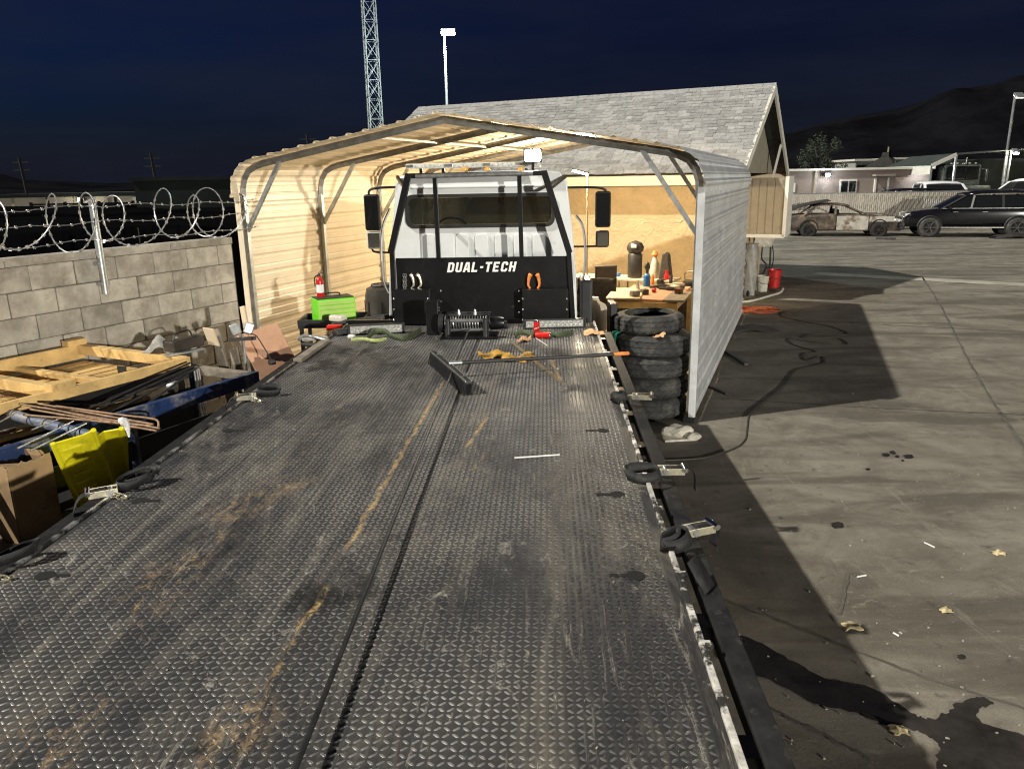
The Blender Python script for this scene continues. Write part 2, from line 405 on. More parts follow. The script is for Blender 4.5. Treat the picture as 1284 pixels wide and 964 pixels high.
mat('scrub', (.0062, .0064, .008), .95, 0, .4, .02, 0, spec=0)
hills('mountain', [(-900, 226), (-300, 222), (0, 217), (30, 226), (140, 229), (320, 221), (560, 214), (700, 204), (820, 190), (900, 180), (985, 167), (1030, 153), (1090, 142), (1150, 129), (1210, 114), (1284, 101), (1400, 78), (1600, 70), (1900, 110), (2500, 160)], 420, 700, 'scrub', 'dark bare mountain rising beyond the yard')

# ------------------------------------------------------------------ block wall
WA, WB = P(0, 325.7, 1.97), P(291, 297.5, 1.97)
wdir = (WB - WA); wdir.z = 0; wdir.normalize(); wang = math.atan2(wdir.y, wdir.x)
wn_ = Vector((wdir.y, -wdir.x, 0))                                                  # towards the yard
BL, BH, BT = .475, .24, .19
wall = empty('block_wall', (WB.x, WB.y, 0), wang, 'grey concrete block wall topped by razor wire', 'wall')
# local x runs along the wall away from the camera, local -y is the yard side; blocks run back (negative x)
LW = 11.5
MB().box((-LW / 2, .10, .95), (LW, BT - .03, 1.9)).build('mortar_core', 'mortar', wall)
def chipped():
    bm = bmesh.new(); bmesh.ops.create_cube(bm, size=1); r = random.Random(9)
    for v in bm.verts: v.co = Vector((v.co.x * (BL - .012), v.co.y * BT, v.co.z * (BH - .012)))
    bmesh.ops.bevel(bm, geom=list(bm.edges), offset=.006, segments=1, affect='EDGES')
    for v in bm.verts: v.co += Vector((r.uniform(-.003, .003), r.uniform(-.002, .002), r.uniform(-.003, .003)))
    me = bpy.data.meshes.new('concrete_block'); bm.to_mesh(me); bm.free(); me.materials.append(MATS['block']); return me
bmesh_block = chipped()
hb = MB().box((0, 0, 0), (BL / 2 - .012, BT, BH - .012)); half_block = hb.mesh('half_block', 'block')
for c in range(8):
    z = 1.89 - BH / 2 - c * BH; x = -.02
    if c % 2 == 0:
        o = bpy.data.objects.new('half_block', half_block); col.objects.link(o); o.parent = wall; o.location = (x - BL / 4, .10, z); x -= BL / 2
    while x > -LW:
        o = bpy.data.objects.new('concrete_block', bmesh_block); col.objects.link(o); o.parent = wall
        o.location = (x - BL / 2, .10 + rnd.uniform(-.006, .006), z + rnd.uniform(-.002, .002)); o.rotation_euler = (rnd.uniform(-.006, .006), rnd.uniform(-.003, .003), rnd.uniform(-.008, .008))
        x -= BL
cp = MB().box((0, 0, 0), (BL * 2 - .012, BT + .01, .078)); cpm = cp.mesh('cap_block', 'block')
x = -BL
while x > -LW:
    o = bpy.data.objects.new('cap_block', cpm); col.objects.link(o); o.parent = wall; o.location = (x, .10, 1.89 + .041); x -= 2 * BL
# end pier, dark seam next to the carport
# ------------------------------------------------------------------ fence post, barbed wire, razor coil
def WL(s, off, z): return Vector((WB.x, WB.y, 0)) + wdir * s + wn_ * off + Vector((0, 0, z))
pp = P(121, 314, 1.97); sp = (pp - WB).dot(wdir)
post = empty('fence_post', WL(sp, .045, 1.55), 0, 'grey steel pipe post clamped to the block wall, carrying barbed wire', 'post')
MB().tube([WL(sp, .048, 1.52), WL(sp, .048, 2.45)], .036, 14).build('pipe', 'galv', post, world=True, smooth=True)
MB().lathe([(.036, 0), (.040, .005), (.040, .035), (.02, .05), (0, .052)], WL(sp, .048, 2.44), 14).build('cap', 'galv', post, world=True, smooth=True)
for z in (1.63, 1.84):
    MB().box(WL(sp, .03, z), (.13, .05, .035), wang).build('clamp', 'galv', post, world=True, bevel=.004)
    MB().lathe([(.012, 0), (.012, .03), (0, .03)], WL(sp - .055, .055, z - .0), 8, rot=Matrix.Rotation(wang, 3, 'Z') @ Matrix.Rotation(PI / 2, 3, 'X')).build('bolt', 'galv', post, world=True)
for z in (2.42, 2.26, 2.08):
    MB().tube([WL(sp + .045 * math.cos(a), .048 + .045 * math.sin(a), z) for a in [k * PI / 5 for k in range(10)]], .005, 5, closed=True).build('wire_tie', 'galv', post, world=True)
mat('wire', (.55, .56, .56), .4, .8, .2, 20)
for z, nm in ((2.42, 'topmost'), (2.26, 'middle'), (2.08, 'lowest')):
    mb = MB(); r = random.Random(int(z * 100)); pts = []
    s = -9.5
    while s <= .45:
        pts.append(WL(s, .05 - .002, z + .012 * math.sin(s * 7 + z * 20) - .02 * math.sin((s - sp) * 1.1) ** 2 + r.uniform(-.004, .004))); s += .07
    mb.tube(pts, .0042, 5)
    for i in range(1, len(pts) - 1, 2):
        p = pts[i]
        for a in (.7, 2.4): mb.bar(p - Vector((wdir.x * .006, wdir.y * .006, 0)) + Vector((0, math.cos(a) * .018, math.sin(a) * .018)), p - Vector((0, math.cos(a) * .018, math.sin(a) * .018)), .004)
        mb.tube([p - wdir * .012, p + wdir * .012], .0075, 5)
    o = mb.build('barbed_wire', 'wire'); tag(o, 'strand of barbed wire above the block wall, the %s of three' % nm, 'barbed wire', 'barbed wire strands')
mb = MB(); pts = []; N = 26; s0 = -9.3
tot = 1300
for i in range(tot):
    t = i / tot; s = s0 + 9.6 * (t + .010 * math.sin(t * 44) + .006 * math.sin(t * 97)); a = 2 * PI * t * 22.3 + .6
    rr = .265 + .045 * math.sin(t * 61) + .02 * math.sin(t * 133); wob = .04 * math.sin(t * 23)
    pts.append(WL(s + .05 * math.sin(a) + wob, -.05 + rr * .95 * math.cos(a), 2.255 + rr * math.sin(a)))
mb.tube(pts, .0068, 5)
for i in range(0, tot, 3):
    p = pts[i]; q = pts[min(i + 1, tot - 1)]; t = (q - p).normalized() if (q - p).length > 0 else wdir
    sd_ = t.cross(Vector((wn_.x, wn_.y, .2))).normalized()
    mb.quad(p - sd_ * .016 - t * .014, p + sd_ * .016 - t * .014, p + sd_ * .016 + t * .014, p - sd_ * .016 + t * .014)
o = mb.build('razor_wire', 'wire'); tag(o, 'coil of razor wire looping above the block wall', 'razor wire')

# ------------------------------------------------------------------ carport
CA = R_(20.5); CRP = P(864, 528, 0); cax = Vector((math.sin(CA), math.cos(CA), 0)); crt = Vector((math.cos(CA), -math.sin(CA), 0))
CW, CL = 5.72, 7.15
CC = CRP - crt * (CW / 2)
cpt = empty('carport', CC, -CA, 'metal carport with tan ribbed roof and walls over the tow truck', 'carport')
def CWd(x, y, z): return CC + crt * x + cax * y + Vector((0, 0, z))          # carport local to world
half = CW / 2
prof = [(-half, 2.44), (-half + .015, 2.62), (-half + .10, 2.76), (-half + .26, 2.84), (0, 3.27), (half - .26, 2.84), (half - .10, 2.76), (half - .015, 2.62), (half, 2.44)]
def along(prof, step):
    P2 = [Vector((a, b)) for a, b in prof]; seg = [(P2[i + 1] - P2[i]).length for i in range(len(P2) - 1)]; tot = sum(seg); n = int(tot / step); out = []
    for k in range(n + 1):
        d = tot * k / n; i = 0
        while i < len(seg) - 1 and d > seg[i]: d -= seg[i]; i += 1
        t = (P2[i + 1] - P2[i]).normalized(); out.append((P2[i] + t * d, Vector((-t.y, t.x))))
    return out
frames = [.06 + i * 1.73 for i in range(5)]
for y in frames:
    for sx in (-1, 1):
        MB().box((sx * half, y, 1.25), (.06, .06, 2.40)).build('post', 'galv', cpt)
        MB().bar((sx * (half - .01), y + .004, 2.02), (sx * (half - .62), y + .004, 2.90), .045, .045, up=(0, 1, 0)).build('brace', 'galv', cpt)
    pr_ = along(prof, .12)
    MB().tube([(p.x, y, p.y) for p, nrm in pr_], .042, 4).build('rafter', 'galv_shaded', cpt)
for sx in (-1, 1): MB().box((sx * half, CL / 2, .04), (.06, CL - .04, .06)).build('base_rail', 'galv', cpt)
for sx, z in ((-1, 3.12), (1, 3.12)):
    MB().bar((sx * 0.9, .05, z - .01), (sx * .9, CL - .3, z - .01), .04, .025).build('purlin', 'galv', cpt)
# ribbed sheets: cross sections with raised ribs, swept along the carport
def ribbed(pts, off, sign=1, pitch=.228, rib=.02):
    out = []; acc = 0
    for i, (p, nrm) in enumerate(pts):
        out.append(p + nrm * off)
    res = []; d = 0
    for i in range(len(out) - 1):
        a, b_ = out[i], out[i + 1]; L = (b_ - a).length; t = (b_ - a) / max(L, 1e-6); nn = Vector((-t.y, t.x)) * sign
        k = 0
        while k < L:
            ph = (d + k) % pitch
            h = rib if ph < .030 else (rib * .0 if ph > .055 else rib * (1 - (ph - .03) / .025))
            if ph > pitch - .022: h = rib * (1 - (pitch - ph) / .022)
            if abs(ph - pitch * .55) < .008: h = .004
            res.append(a + t * k + nn * h); k += .0125
        d += L
    res.append(out[-1]); return res
roofp = ribbed(along(prof, .03), .062, 1)
nsh = 7; per = len(roofp) // nsh
for i in range(nsh):
    seg = roofp[i * per: (i + 1) * per + 2] if i < nsh - 1 else roofp[i * per:]
    dz = .0025 * (i % 2)
    mb = MB().sheet([(p.x, -.10, p.y + dz) for p in seg], (0, CL + .12, 0))
    mb.build('roof_sheet', 'tan_metal' if i < nsh - 1 else 'white_metal', cpt, solid=.0012)
wallp = [(Vector((0, z)), Vector((-1, 0))) for z in np.arange(.06, 2.52, .03)]
screw_me = MB().lathe([(.009, 0), (.009, .006), (0, .009)], (0, 0, 0), 6).mesh('screw', 'galv')
for sx, mname in ((-1, 'tan_metal'), (1, 'white_metal')):
    w = ribbed(wallp, 0, 1); per = len(w) // 3 + 1
    for i in range(3):
        seg = w[i * per:(i + 1) * per + 2]
        MB().sheet([(sx * (half + .036 + (-p.x)+.001*i), -.02, p.y) for p in seg], (0, CL, 0)).build('wall_sheet', mname, cpt, solid=.0012)
        for y in frames:
            for k in range(2):
                o = bpy.data.objects.new('screw', screw_me); col.objects.link(o); o.parent = cpt
                o.location = (sx * (half + .04), y, .30 + i * .83 + k * .456); o.rotation_euler = (0, sx * PI / 2, 0)
    MB().box((sx * (half + .03), -.03, 1.28), (.075, .012, 2.44)).build('edge_trim', 'white_metal' if sx > 0 else 'tan_metal', cpt)
for sx in (1,): MB().box((sx * (half + .0), -.02, .03), (.11, .09, .06)).build('foot_cap', 'black_plastic', cpt)

# ------------------------------------------------------------------ house
HT = R_(26.5); hv = Vector((math.sin(HT), math.cos(HT), 0)); hu = Vector((math.cos(HT), -math.sin(HT), 0))
HF = PY(931, 219, 15.5); HF.z = 0
HD, HL, EZ, RZ = 6.6, 9.5, 2.66, 4.55
house = empty('house', HF, -HT, 'tan stucco house with grey shingle gable roof behind the carport', 'house')
# local: x along hu (right), y along hv (away); eave corner at 0,0
MB().box((-HL / 2 - .05, HD / 2, 1.27), (HL - .9, HD - .9, 2.54)).build('wall', 'stucco', house)
for y, s in ((0, 1), (HD, -1)):
    MB().box((-HL / 2, y + s * .02, EZ - .12), (HL, .04, .2)).build('fascia', 'fascia', house)
MB().box((-HL / 2, HD / 2, EZ - .215), (HL - .1, HD - .1, .02)).build('soffit', 'fascia', house)
rise = RZ - EZ; hw = HD / 2; sl = math.hypot(rise, hw)
for s in (0, 1):
    q = [(0, 0 if not s else HD, EZ), (-HL, 0 if not s else HD, EZ), (-HL, hw, RZ), (0, hw, RZ)]
    MB().quad(*q).build('roof', 'darksteel', house, solid=.06)
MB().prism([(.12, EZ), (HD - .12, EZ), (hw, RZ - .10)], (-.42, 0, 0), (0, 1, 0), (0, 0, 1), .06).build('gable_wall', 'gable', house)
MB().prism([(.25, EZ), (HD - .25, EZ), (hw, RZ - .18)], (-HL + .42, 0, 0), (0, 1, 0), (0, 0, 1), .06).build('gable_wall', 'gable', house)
for a, b_ in (((0, 0), (hw, rise)), ((HD, 0), (hw, rise))):
    MB().bar((.02, a[0], EZ + a[1] - .05), (.02, b_[0], EZ + b_[1] - .05), .05, .17, up=(0, 0, 1)).build('barge_board', 'trim_white', house)
for yy in (1.4, hw, 5.2):
    zt = EZ + rise * (1 - abs(yy - hw) / hw) - .1
    MB().bar((-.2, yy, EZ - .3), (-.02, yy, zt), .07, .05).build('gable_bracket', 'trim_white', house) if yy == 5.2 else None
# shingles: every tab its own little slab
mb = MB(); r = random.Random(11); rowh = .145; nrow = int(sl / rowh)
ny, nzv = hw / sl, rise / sl
for i in range(nrow + 1):
    d0 = i * rowh - .02; d1 = min(d0 + rowh + .03, sl); x = .03; fw_ = r.uniform(.06, .3)
    while x > -HL:
        w = fw_ if fw_ else r.choice((.2, .27, .33, .16)); fw_ = 0; w = min(w, x + HL + .03); lift = r.choice((.008, .014, .02)); dd = d0 + r.choice((0, 0, .02))
        a = Vector((x, dd * ny, EZ + dd * nzv)); b_ = Vector((x - w + .006, dd * ny, EZ + dd * nzv))
        c_ = Vector((x - w + .006, d1 * ny, EZ + d1 * nzv)); d_ = Vector((x, d1 * ny, EZ + d1 * nzv)); up = Vector((0, -nzv, ny))
        k = len(mb.v); mb.v += [tuple(q) for q in (a + up * .032, b_ + up * .032, a + up * (.034 + lift), b_ + up * (.034 + lift), c_ + up * .036, d_ + up * .036)]
        mb.f += [(k, k + 1, k + 3, k + 2), (k + 2, k + 3, k + 4, k + 5), (k, k + 2, k + 5), (k + 1, k + 4, k + 3)]
        x -= w
o = mb.build('shingle', 'shingle', house); o['kind'] = 'stuff'
x = -HL + .15
while x < 0:
    MB().prism([(-.13, -.062), (0, .028), (.13, -.062), (.13, -.074), (0, .012), (-.13, -.074)], (x - .14, hw, RZ + .035), (0, 1, 0), (0, 0, 1), .285 + .01).build('ridge_cap', 'shingle', house); x += .28
# boxed cabinet hung on the gable side
cab_ = empty('wall_cabinet', HF + hu * .1 + hv * 1.6 + Vector((0, 0, 1.35)), -HT, 'tan grooved wall cabinet hung on the gable end of the house', 'cabinet')
MB().box((.0, 0, .62), (1.12, .72, 1.16)).build('box', 'cabinet', cab_, bevel=.01)
for i in range(7): MB().box((-.50 + i * .155, -.365, .62), (.135, .012, 1.10)).build('panel_board', 'cabinet', cab_)
MB().box((.59, -.0, .62), (.07, .80, 1.22)).build('corner_trim', 'trim_white', cab_)
MB().box((.0, -.0, .02), (1.2, .80, .07)).build('bottom_rail', 'trim_white', cab_)
# ------------------------------------------------------------------ tow truck
TA = R_(2.73); TO = Vector((-.813, 0, 0)); tfx = Vector((math.cos(TA), -math.sin(TA), 0)); tfy = Vector((math.sin(TA), math.cos(TA), 0))
truck = empty('tow_truck', TO, -TA, 'white flatbed tow truck with dark tread plate deck backed into the carport', 'tow truck')
def TW(x, y, z): return TO + tfx * x + tfy * y + Vector((0, 0, z))
def TL(p): return TF['tow_truck'] @ Vector(p)
def TY(px, py, ly): return TL(PPL(px, py, TW(0, ly, 0), tfy))
def TB(px, py, z=1.15): return TL(P(px, py, z))
DZ = 1.15; DY0, DY1 = .25, 8.02

def deck_mat():
    m = bpy.data.materials.new('deck_plate'); m.use_nodes = True; MATS['deck'] = m
    lug = bpy.data.materials.new('deck_lug'); lug.use_nodes = True; MATS['lug'] = lug
    marks = [(TB(555, 480), TB(440, 680), .0105, .43), (TB(405, 745), TB(345, 840), .012, .46), (TB(318, 870), TB(255, 964), .06, .50),
             (TB(612, 520), TB(585, 560), .012, .45), (TB(325, 890), TB(300, 940), .07, .50), (TB(120, 880), TB(20, 964), .12, .53), (TB(230, 700), TB(180, 760), .1, .52), (TB(690, 120 + 330), TB(705, 480), .012, .45), (TB(470, 470), TB(300, 640), .05, .56), (TB(320, 620), TB(150, 800), .10, .57), (TB(380, 600), TB(280, 645), .10, .49), (TB(640, 520), TB(560, 640), .012, .56)]
    for mm, islug in ((m, False), (lug, True)):
        n, l = mm.node_tree.nodes, mm.node_tree.links; b = n['Principled BSDF']; t = n.new('ShaderNodeTexCoord')
        def noise(s, det=6, rough=.6, sx=1, sy=1, dist=0):
            mp = n.new('ShaderNodeMapping'); mp.inputs['Scale'].default_value = (sx, sy, 1); l.new(t.outputs['Object'], mp.inputs[0])
            z = n.new('ShaderNodeTexNoise'); z.inputs['Scale'].default_value = s; z.inputs['Detail'].default_value = det; z.inputs['Roughness'].default_value = rough; z.inputs['Distortion'].default_value = dist
            l.new(mp.outputs[0], z.inputs['Vector']); return z.outputs[0]
        def rng(v, a, b_, c, d):
            r = n.new('ShaderNodeMapRange'); r.inputs[1].default_value = a; r.inputs[2].default_value = b_; r.inputs[3].default_value = c; r.inputs[4].default_value = d
            l.new(v, r.inputs[0]); return r.outputs[0]
        def mth(op, a, b_=None):
            k = n.new('ShaderNodeMath'); k.operation = op
            for i, v in enumerate((a, b_)):
                if v is None: continue
                if isinstance(v, (int, float)): k.inputs[i].default_value = v
                else: l.new(v, k.inputs[i])
            return k.outputs[0]
        def mix(f, a, colr):
            k = n.new('ShaderNodeMixRGB'); l.new(f, k.inputs[0]); k.inputs[2].default_value = colr + (1,)
            if isinstance(a, tuple): k.inputs[1].default_value = a + (1,)
            else: l.new(a, k.inputs[1])
            return k.outputs[0]
        c = mix(rng(noise(1.4, 9, .75, 1, .5), .40, .62, 0, 1), (.030, .030, .034) if not islug else (.16, .16, .163), (.058, .057, .056) if not islug else (.60, .59, .57))
        # grey dust lying along the wheel tracks
        dust = rng(noise(1.9, 9, .8, 2.2, .45, .9), .47, .64, 0, .8)
        c = mix(dust, c, (.150, .137, .113) if not islug else (.40, .375, .33))
        oil = rng(noise(1.3, 5, .6), .62, .68, 0, .8)
        c = mix(oil, c, (.012, .012, .012) if not islug else (.05, .05, .05))
        pale = rng(noise(9, 9, .85, 1.4, .5, 1.4), .582, .65, 0, .8); c = mix(pale, c, (.46, .43, .37))
        pale2 = rng(noise(4.5, 9, .8, 5.0, .35, .6), .592, .66, 0, .65); c = mix(pale2, c, (.42, .39, .33))
        sep = n.new('ShaderNodeSeparateXYZ'); l.new(t.outputs['Object'], sep.inputs[0])
        rn = noise(22, 9, .8, 1, .4, .5); rn2 = noise(45, 5, .7); wob = rng(noise(7, 4), .3, .7, -.014, .014)
        for a, e, w, th in marks:
            dx, dy = e.x - a.x, e.y - a.y; L = math.hypot(dx, dy); ux, uy = dx / L, dy / L
            px_ = mth('SUBTRACT', sep.outputs[0], a.x); py_ = mth('SUBTRACT', sep.outputs[1], a.y)
            al = mth('ADD', mth('MULTIPLY', px_, ux), mth('MULTIPLY', py_, uy))
            ac = mth('ADD', mth('SUBTRACT', mth('MULTIPLY', px_, -uy), mth('MULTIPLY', py_, -ux)), wob)
            inside = mth('MULTIPLY', rng(mth('ABSOLUTE', ac), w * .4, w * 1.5, 1, 0), mth('MULTIPLY', rng(al, -.08, .05, 0, 1), rng(al, L - .05, L + .1, 1, 0)))
            f = mth('MULTIPLY', inside, rng(rn, th - .02, th + .08, 0, .95 if w < .03 else .55))
            c = mix(f, c, (.46, .31, .14) if w < .03 else (.38, .26, .14)); c = mix(mth('MULTIPLY', f, rng(rn2, .5, .62, 0, .8)), c, (.62, .52, .34))
        l.new(c, b.inputs['Base Color'])
        b.inputs['Metallic'].default_value = .2 if not islug else .75
        rg = mth('ADD', rng(noise(2.2), .3, .7, .46 if not islug else .26, .66 if not islug else .40), mth('MULTIPLY', dust, .25)); l.new(rg, b.inputs['Roughness'])
        if not islug:
            bp = n.new('ShaderNodeBump'); bp.inputs['Strength'].default_value = .15; bp.inputs['Distance'].default_value = .004
            l.new(noise(70, 4), bp.inputs['Height']); l.new(bp.outputs[0], b.inputs['Normal'])
deck_mat()
mat('edge_bar', (.42, .42, .41), .35, .7, .4, 9, .1, 50, dirt=((.05, .05, .05), 7, .5, .68))
mat('scraped', (.60, .58, .53), .55, .1, .3, 14, .4, 60, dirt=((.03, .03, .03), 9, .53, .70))

deck = MB().box((0, (DY0 + DY1) / 2, DZ - .02), (2.58, DY1 - DY0, .04)).build('deck', 'deck', truck)
# raised tread lugs, alternating directions
def lugs():
    p = .0262; hl, hw, h = .0132, .0045, .0032
    xs = np.arange(-1.25, 1.2501, p); ys = np.arange(DY0 + .03, DY1 - .02, p)
    base = np.array([(-hl, 0, 0), (-hl * .55, -hw, 0), (hl * .55, -hw, 0), (hl, 0, 0), (hl * .55, hw, 0), (-hl * .55, hw, 0), (-hl * .5, 0, h), (hl * .5, 0, h)])
    fb = np.array([(0, 1, 6), (1, 2, 7), (1, 7, 6), (2, 3, 7), (3, 4, 7), (4, 5, 6), (4, 6, 7), (5, 0, 6)])
    c45 = math.cos(PI / 4 - .12); s45 = math.sin(PI / 4 - .12)
    rots = []
    for sgn in (1, -1):
        b2 = base.copy(); b2[:, 0] = base[:, 0] * c45 - sgn * base[:, 1] * s45; b2[:, 1] = sgn * base[:, 0] * s45 + base[:, 1] * c45; rots.append(b2)
    X, Y = np.meshgrid(np.arange(len(xs)), np.arange(len(ys)), indexing='ij'); X = X.ravel(); Y = Y.ravel()
    par = (X + Y) % 2; V = np.where(par[:, None, None] == 0, rots[0][None], rots[1][None]).copy()
    V[:, :, 0] += xs[X][:, None]; V[:, :, 1] += ys[Y][:, None]; V[:, :, 2] += DZ - .0003
    nL = len(X); Fc = (fb[None] + (np.arange(nL) * 8)[:, None, None]).reshape(-1, 3); V = V.reshape(-1, 3)
    me = bpy.data.meshes.new('tread_lug'); me.vertices.add(len(V)); me.vertices.foreach_set('co', V.astype(np.float32).ravel())
    me.loops.add(Fc.size); me.loops.foreach_set('vertex_index', Fc.astype(np.int32).ravel())
    me.polygons.add(len(Fc)); me.polygons.foreach_set('loop_start', (np.arange(len(Fc)) * 3).astype(np.int32)); me.polygons.foreach_set('loop_total', np.full(len(Fc), 3, np.int32))
    me.polygons.foreach_set('use_smooth', np.ones(len(Fc), bool))
    me.update(); me.validate(); me.materials.append(MATS['lug'])
    o = bpy.data.objects.new('tread_lug', me); col.objects.link(o); o.parent = deck; o['kind'] = 'stuff'
lugs()
for sx in (-1, 1):
    MB().box((sx * 1.302, (DY0 + DY1) / 2, DZ - .030), (.022, DY1 - DY0, .085)).build('edge_bar', 'edge_bar' if sx < 0 else 'scraped', truck, bevel=.004)
    MB().box((sx * 1.415, (DY0 + DY1 - .35) / 2, DZ - .075), (.075, DY1 - DY0 - .35, .075)).build('rub_rail', 'rail_paint', truck, bevel=.006)
    y = .6
    while y < DY1 - .2:
        MB().box((sx * 1.345, y, DZ - .08), (.075, .09, .055)).build('rail_bracket', 'black_paint', truck); y += .62
    MB().box((sx * 1.28, (DY0 + DY1) / 2, DZ - .14), (.05, DY1 - DY0, .15)).build('side_channel', 'black_paint', truck)
# scraped rag edge of rust and paint on the right-hand bar
for i in range(11):
    y = 1.0 + i * .62 + rnd.uniform(-.25, .25)
    MB().box((1.318, y, DZ + .012), (.02, rnd.uniform(.02, .05), .006)).build('weld_bead', 'scraped', truck)
# key slots: black plates laid on the deck, the shade of the holes painted
mat('slot_shade', (.004, .004, .004), .9)
for px, py in ((172, 628), (60, 722), (785, 620), (812, 722), (300, 540), (775, 540)):
    c = TB(px, py); s = -1 if c.x < 0 else 1; c.x = s * (1.14)
    ol = [(.0 + .035 * math.cos(a), .035 * math.sin(a)) for a in [k * PI / 8 for k in range(1, 16)]] + [(.11, -.012), (.11, .012)]
    ol = [(.035 * math.cos(a), .035 * math.sin(a)) for a in [R_(20) + k * R_(320) / 14 for k in range(15)]] + [(.10, -.011), (.10, .011)]
    MB().prism([(a, b_) for a, b_ in ol], (c.x, c.y, DZ + .0012), (-s, 0, 0), (0, -s, 0), .0022).build('key_slot', 'slot_shade', truck)
mat('worn_brass', (.20, .15, .085), .6, .2, .4, 30, .1, 60)
# weld strips on the deck
for a, b_ in (((640, 428), (704, 480)),):
    MB().bar(Vector(TB(*a)) + Vector((0, 0, .004)), Vector(TB(*b_)) + Vector((0, 0, .004)), .028, .008).build('wear_strip', 'worn_brass', truck)
# frame and wheels below
for sx in (-.45, .45): MB().box((sx, 4.6, .82), (.09, 9.4, .24)).build('chassis_rail', 'black_paint', truck)
for y in np.arange(.6, 8, .9): MB().box((0, float(y), DZ - .09), (2.5, .07, .10)).build('cross_member', 'black_paint', truck)
def wheel(cx, cy, r=.40, w=.24, s=1):
    t_ = MB().lathe([(.24, -w / 2), (.34, -w / 2 - .01), (r - .02, -w / 2 + .02), (r, -w / 2 + .05), (r, w / 2 - .05), (r - .02, w / 2 - .02), (.34, w / 2 + .01), (.24, w / 2)], (cx, cy, r), 28, 'X', cap=False).build('wheel', 'rubber', truck, smooth=True)
    MB().lathe([(.0, -.02), (.10, -.02), (.12, s * .06), (.22, s * .02), (.245, s * w / 2), (.245, -s * w / 2)], (cx, cy, r), 24, 'X').build('rim', 'steel', t_, smooth=True)
for sx in (-1, 1):
    for k in (.72, 1.0): wheel(sx * k, 3.3, s=sx)
    wheel(sx * .92, 9.6, s=sx)
    mb = MB(); mb.sheet([(sx * 1.0 + .3 * 0 - .3, 3.3 + .5 * math.cos(a), .42 + .48 * math.sin(a)) for a in [R_(15) + k * R_(150) / 10 for k in range(11)]], (.6, 0, 0)).build('mudguard', 'black_plastic', truck, solid=.006)

# ---- cab
YB, YF = 8.42, 10.15
def pl2(pix, ly): return [(TY(x, y, ly).x, TY(x, y, ly).z) for x, y in pix]
outer_px = [(489.5, 400), (489.5, 350), (491.5, 300), (497.5, 232), (503, 222.5), (524, 219.5), (600, 217), (684, 215), (701, 217), (709, 227), (716.5, 290), (721, 350), (722, 400)]
outer = pl2(outer_px, YB); outer = [(x, z) for x, z in outer]
outer = [(outer[0][0], .95)] + outer + [(outer[-1][0], .95)]
xc = (outer[0][0] + outer[-1][0]) / 2
w0, w1 = TY(511, 285, YB), TY(694, 243, YB)
wcx, wcz, ww, wh = (w0.x + w1.x) / 2, (w0.z + w1.z) / 2, w1.x - w0.x, w1.z - w0.z
# resample both loops by angle about the window centre so the rear wall is one ring with a hole
def resample(poly, n, cx, cz):
    out = []
    for i in range(n):
        a = 2 * PI * i / n + .001; d = Vector((math.cos(a), math.sin(a))); best = None
        for j in range(len(poly)):
            p, q = Vector(poly[j]), Vector(poly[(j + 1) % len(poly)]); e = q - p; den = d.x * e.y - d.y * e.x
            if abs(den) < 1e-9: continue
            r0 = p - Vector((cx, cz)); t = (r0.x * e.y - r0.y * e.x) / den; u = (r0.x * d.y - r0.y * d.x) / den
            if t > 0 and -1e-6 <= u <= 1 + 1e-6 and (best is None or t < best): best = t
        out.append((cx + d.x * best, cz + d.y * best))
    return out
NR = 96
win_loop = rrect(ww, wh, .075, 6, wcx, wcz)
ro, ri = resample(outer, NR, wcx, wcz), resample(win_loop, NR, wcx, wcz)
cabo = ringprism(MB(), ro, ri, (0, YB, 0), (1, 0, 0), (0, 0, 1), -.035).build('cab', 'white_paint', truck, bevel=0)
# shell: roof and sides run forward to the windscreen
sh = MB(); K = len(outer)
rows = []
for k, (yy, tap) in enumerate(((YB + .02, 1), (YB + .5, 1.0), (YB + 1.2, .995), (YF, .96))):
    rows.append([(xc + (x - xc) * (1.0 if k == 0 else 1.012 * tap), yy, z if k < 3 else min(z, 2.45)) for x, z in outer])
sh.grid(rows).build('cab_shell', 'white_paint', cabo, smooth=True, solid=.03)
MB().box((xc, YB + .9, .97), (1.9, 1.7, .05)).build('cab_floor', 'black_plastic', cabo)
fx0, fx1 = outer[0][0] + .05, outer[-1][0] - .05
MB().box((xc, YF - .02, 1.38), (fx1 - fx0, .05, .85)).build('front_panel', 'white_paint', cabo)
MB().box((xc, YF - .2, 1.72), (fx1 - fx0 - .1, .35, .18)).build('dashboard', 'black_plastic', cabo, bevel=.03)
MB().quad((fx0, YF + .01, 1.82), (fx1, YF + .01, 1.82), (fx1 - .1, YF - .1, 2.48), (fx0 + .1, YF - .1, 2.48)).build('windscreen', 'pane', cabo, solid=.006)
for sx in (-.48, .48):
    st = MB().box((xc + sx, YB + .42, 1.55), (.52, .14, .75)).build('seat_back', 'chair_cloth', cabo, bevel=.05, seg=3)
    MB().box((xc + sx, YB + .68, 1.28), (.52, .5, .16)).build('seat', 'chair_cloth', cabo, bevel=.04)
MB().tube([(xc - .45 + .21 * math.cos(a), YF - .42 - .10 * math.sin(a), 1.98 + .19 * math.sin(a)) for a in [k * PI / 12 for k in range(24)]], .014, 8, closed=True).build('steering_wheel', 'black_plastic', cabo)
# window rubber and pane
wf = ringprism(MB(), rrect(ww + .03, wh + .03, .09, 6, wcx, wcz), rrect(ww - .045, wh - .04, .065, 6, wcx, wcz), (0, YB + .01, 0), (1, 0, 0), (0, 0, 1), .03)
mat('window_rubber', (.006, .006, .006), .6, 0, .2)
wfo = wf.build('rear_window', 'window_rubber', truck)
MB().prism(rrect(ww - .05, wh - .05, .06, 6, wcx, wcz), (0, YB + .012, 0), (1, 0, 0), (0, 0, 1), .006).build('pane', 'pane', wfo)
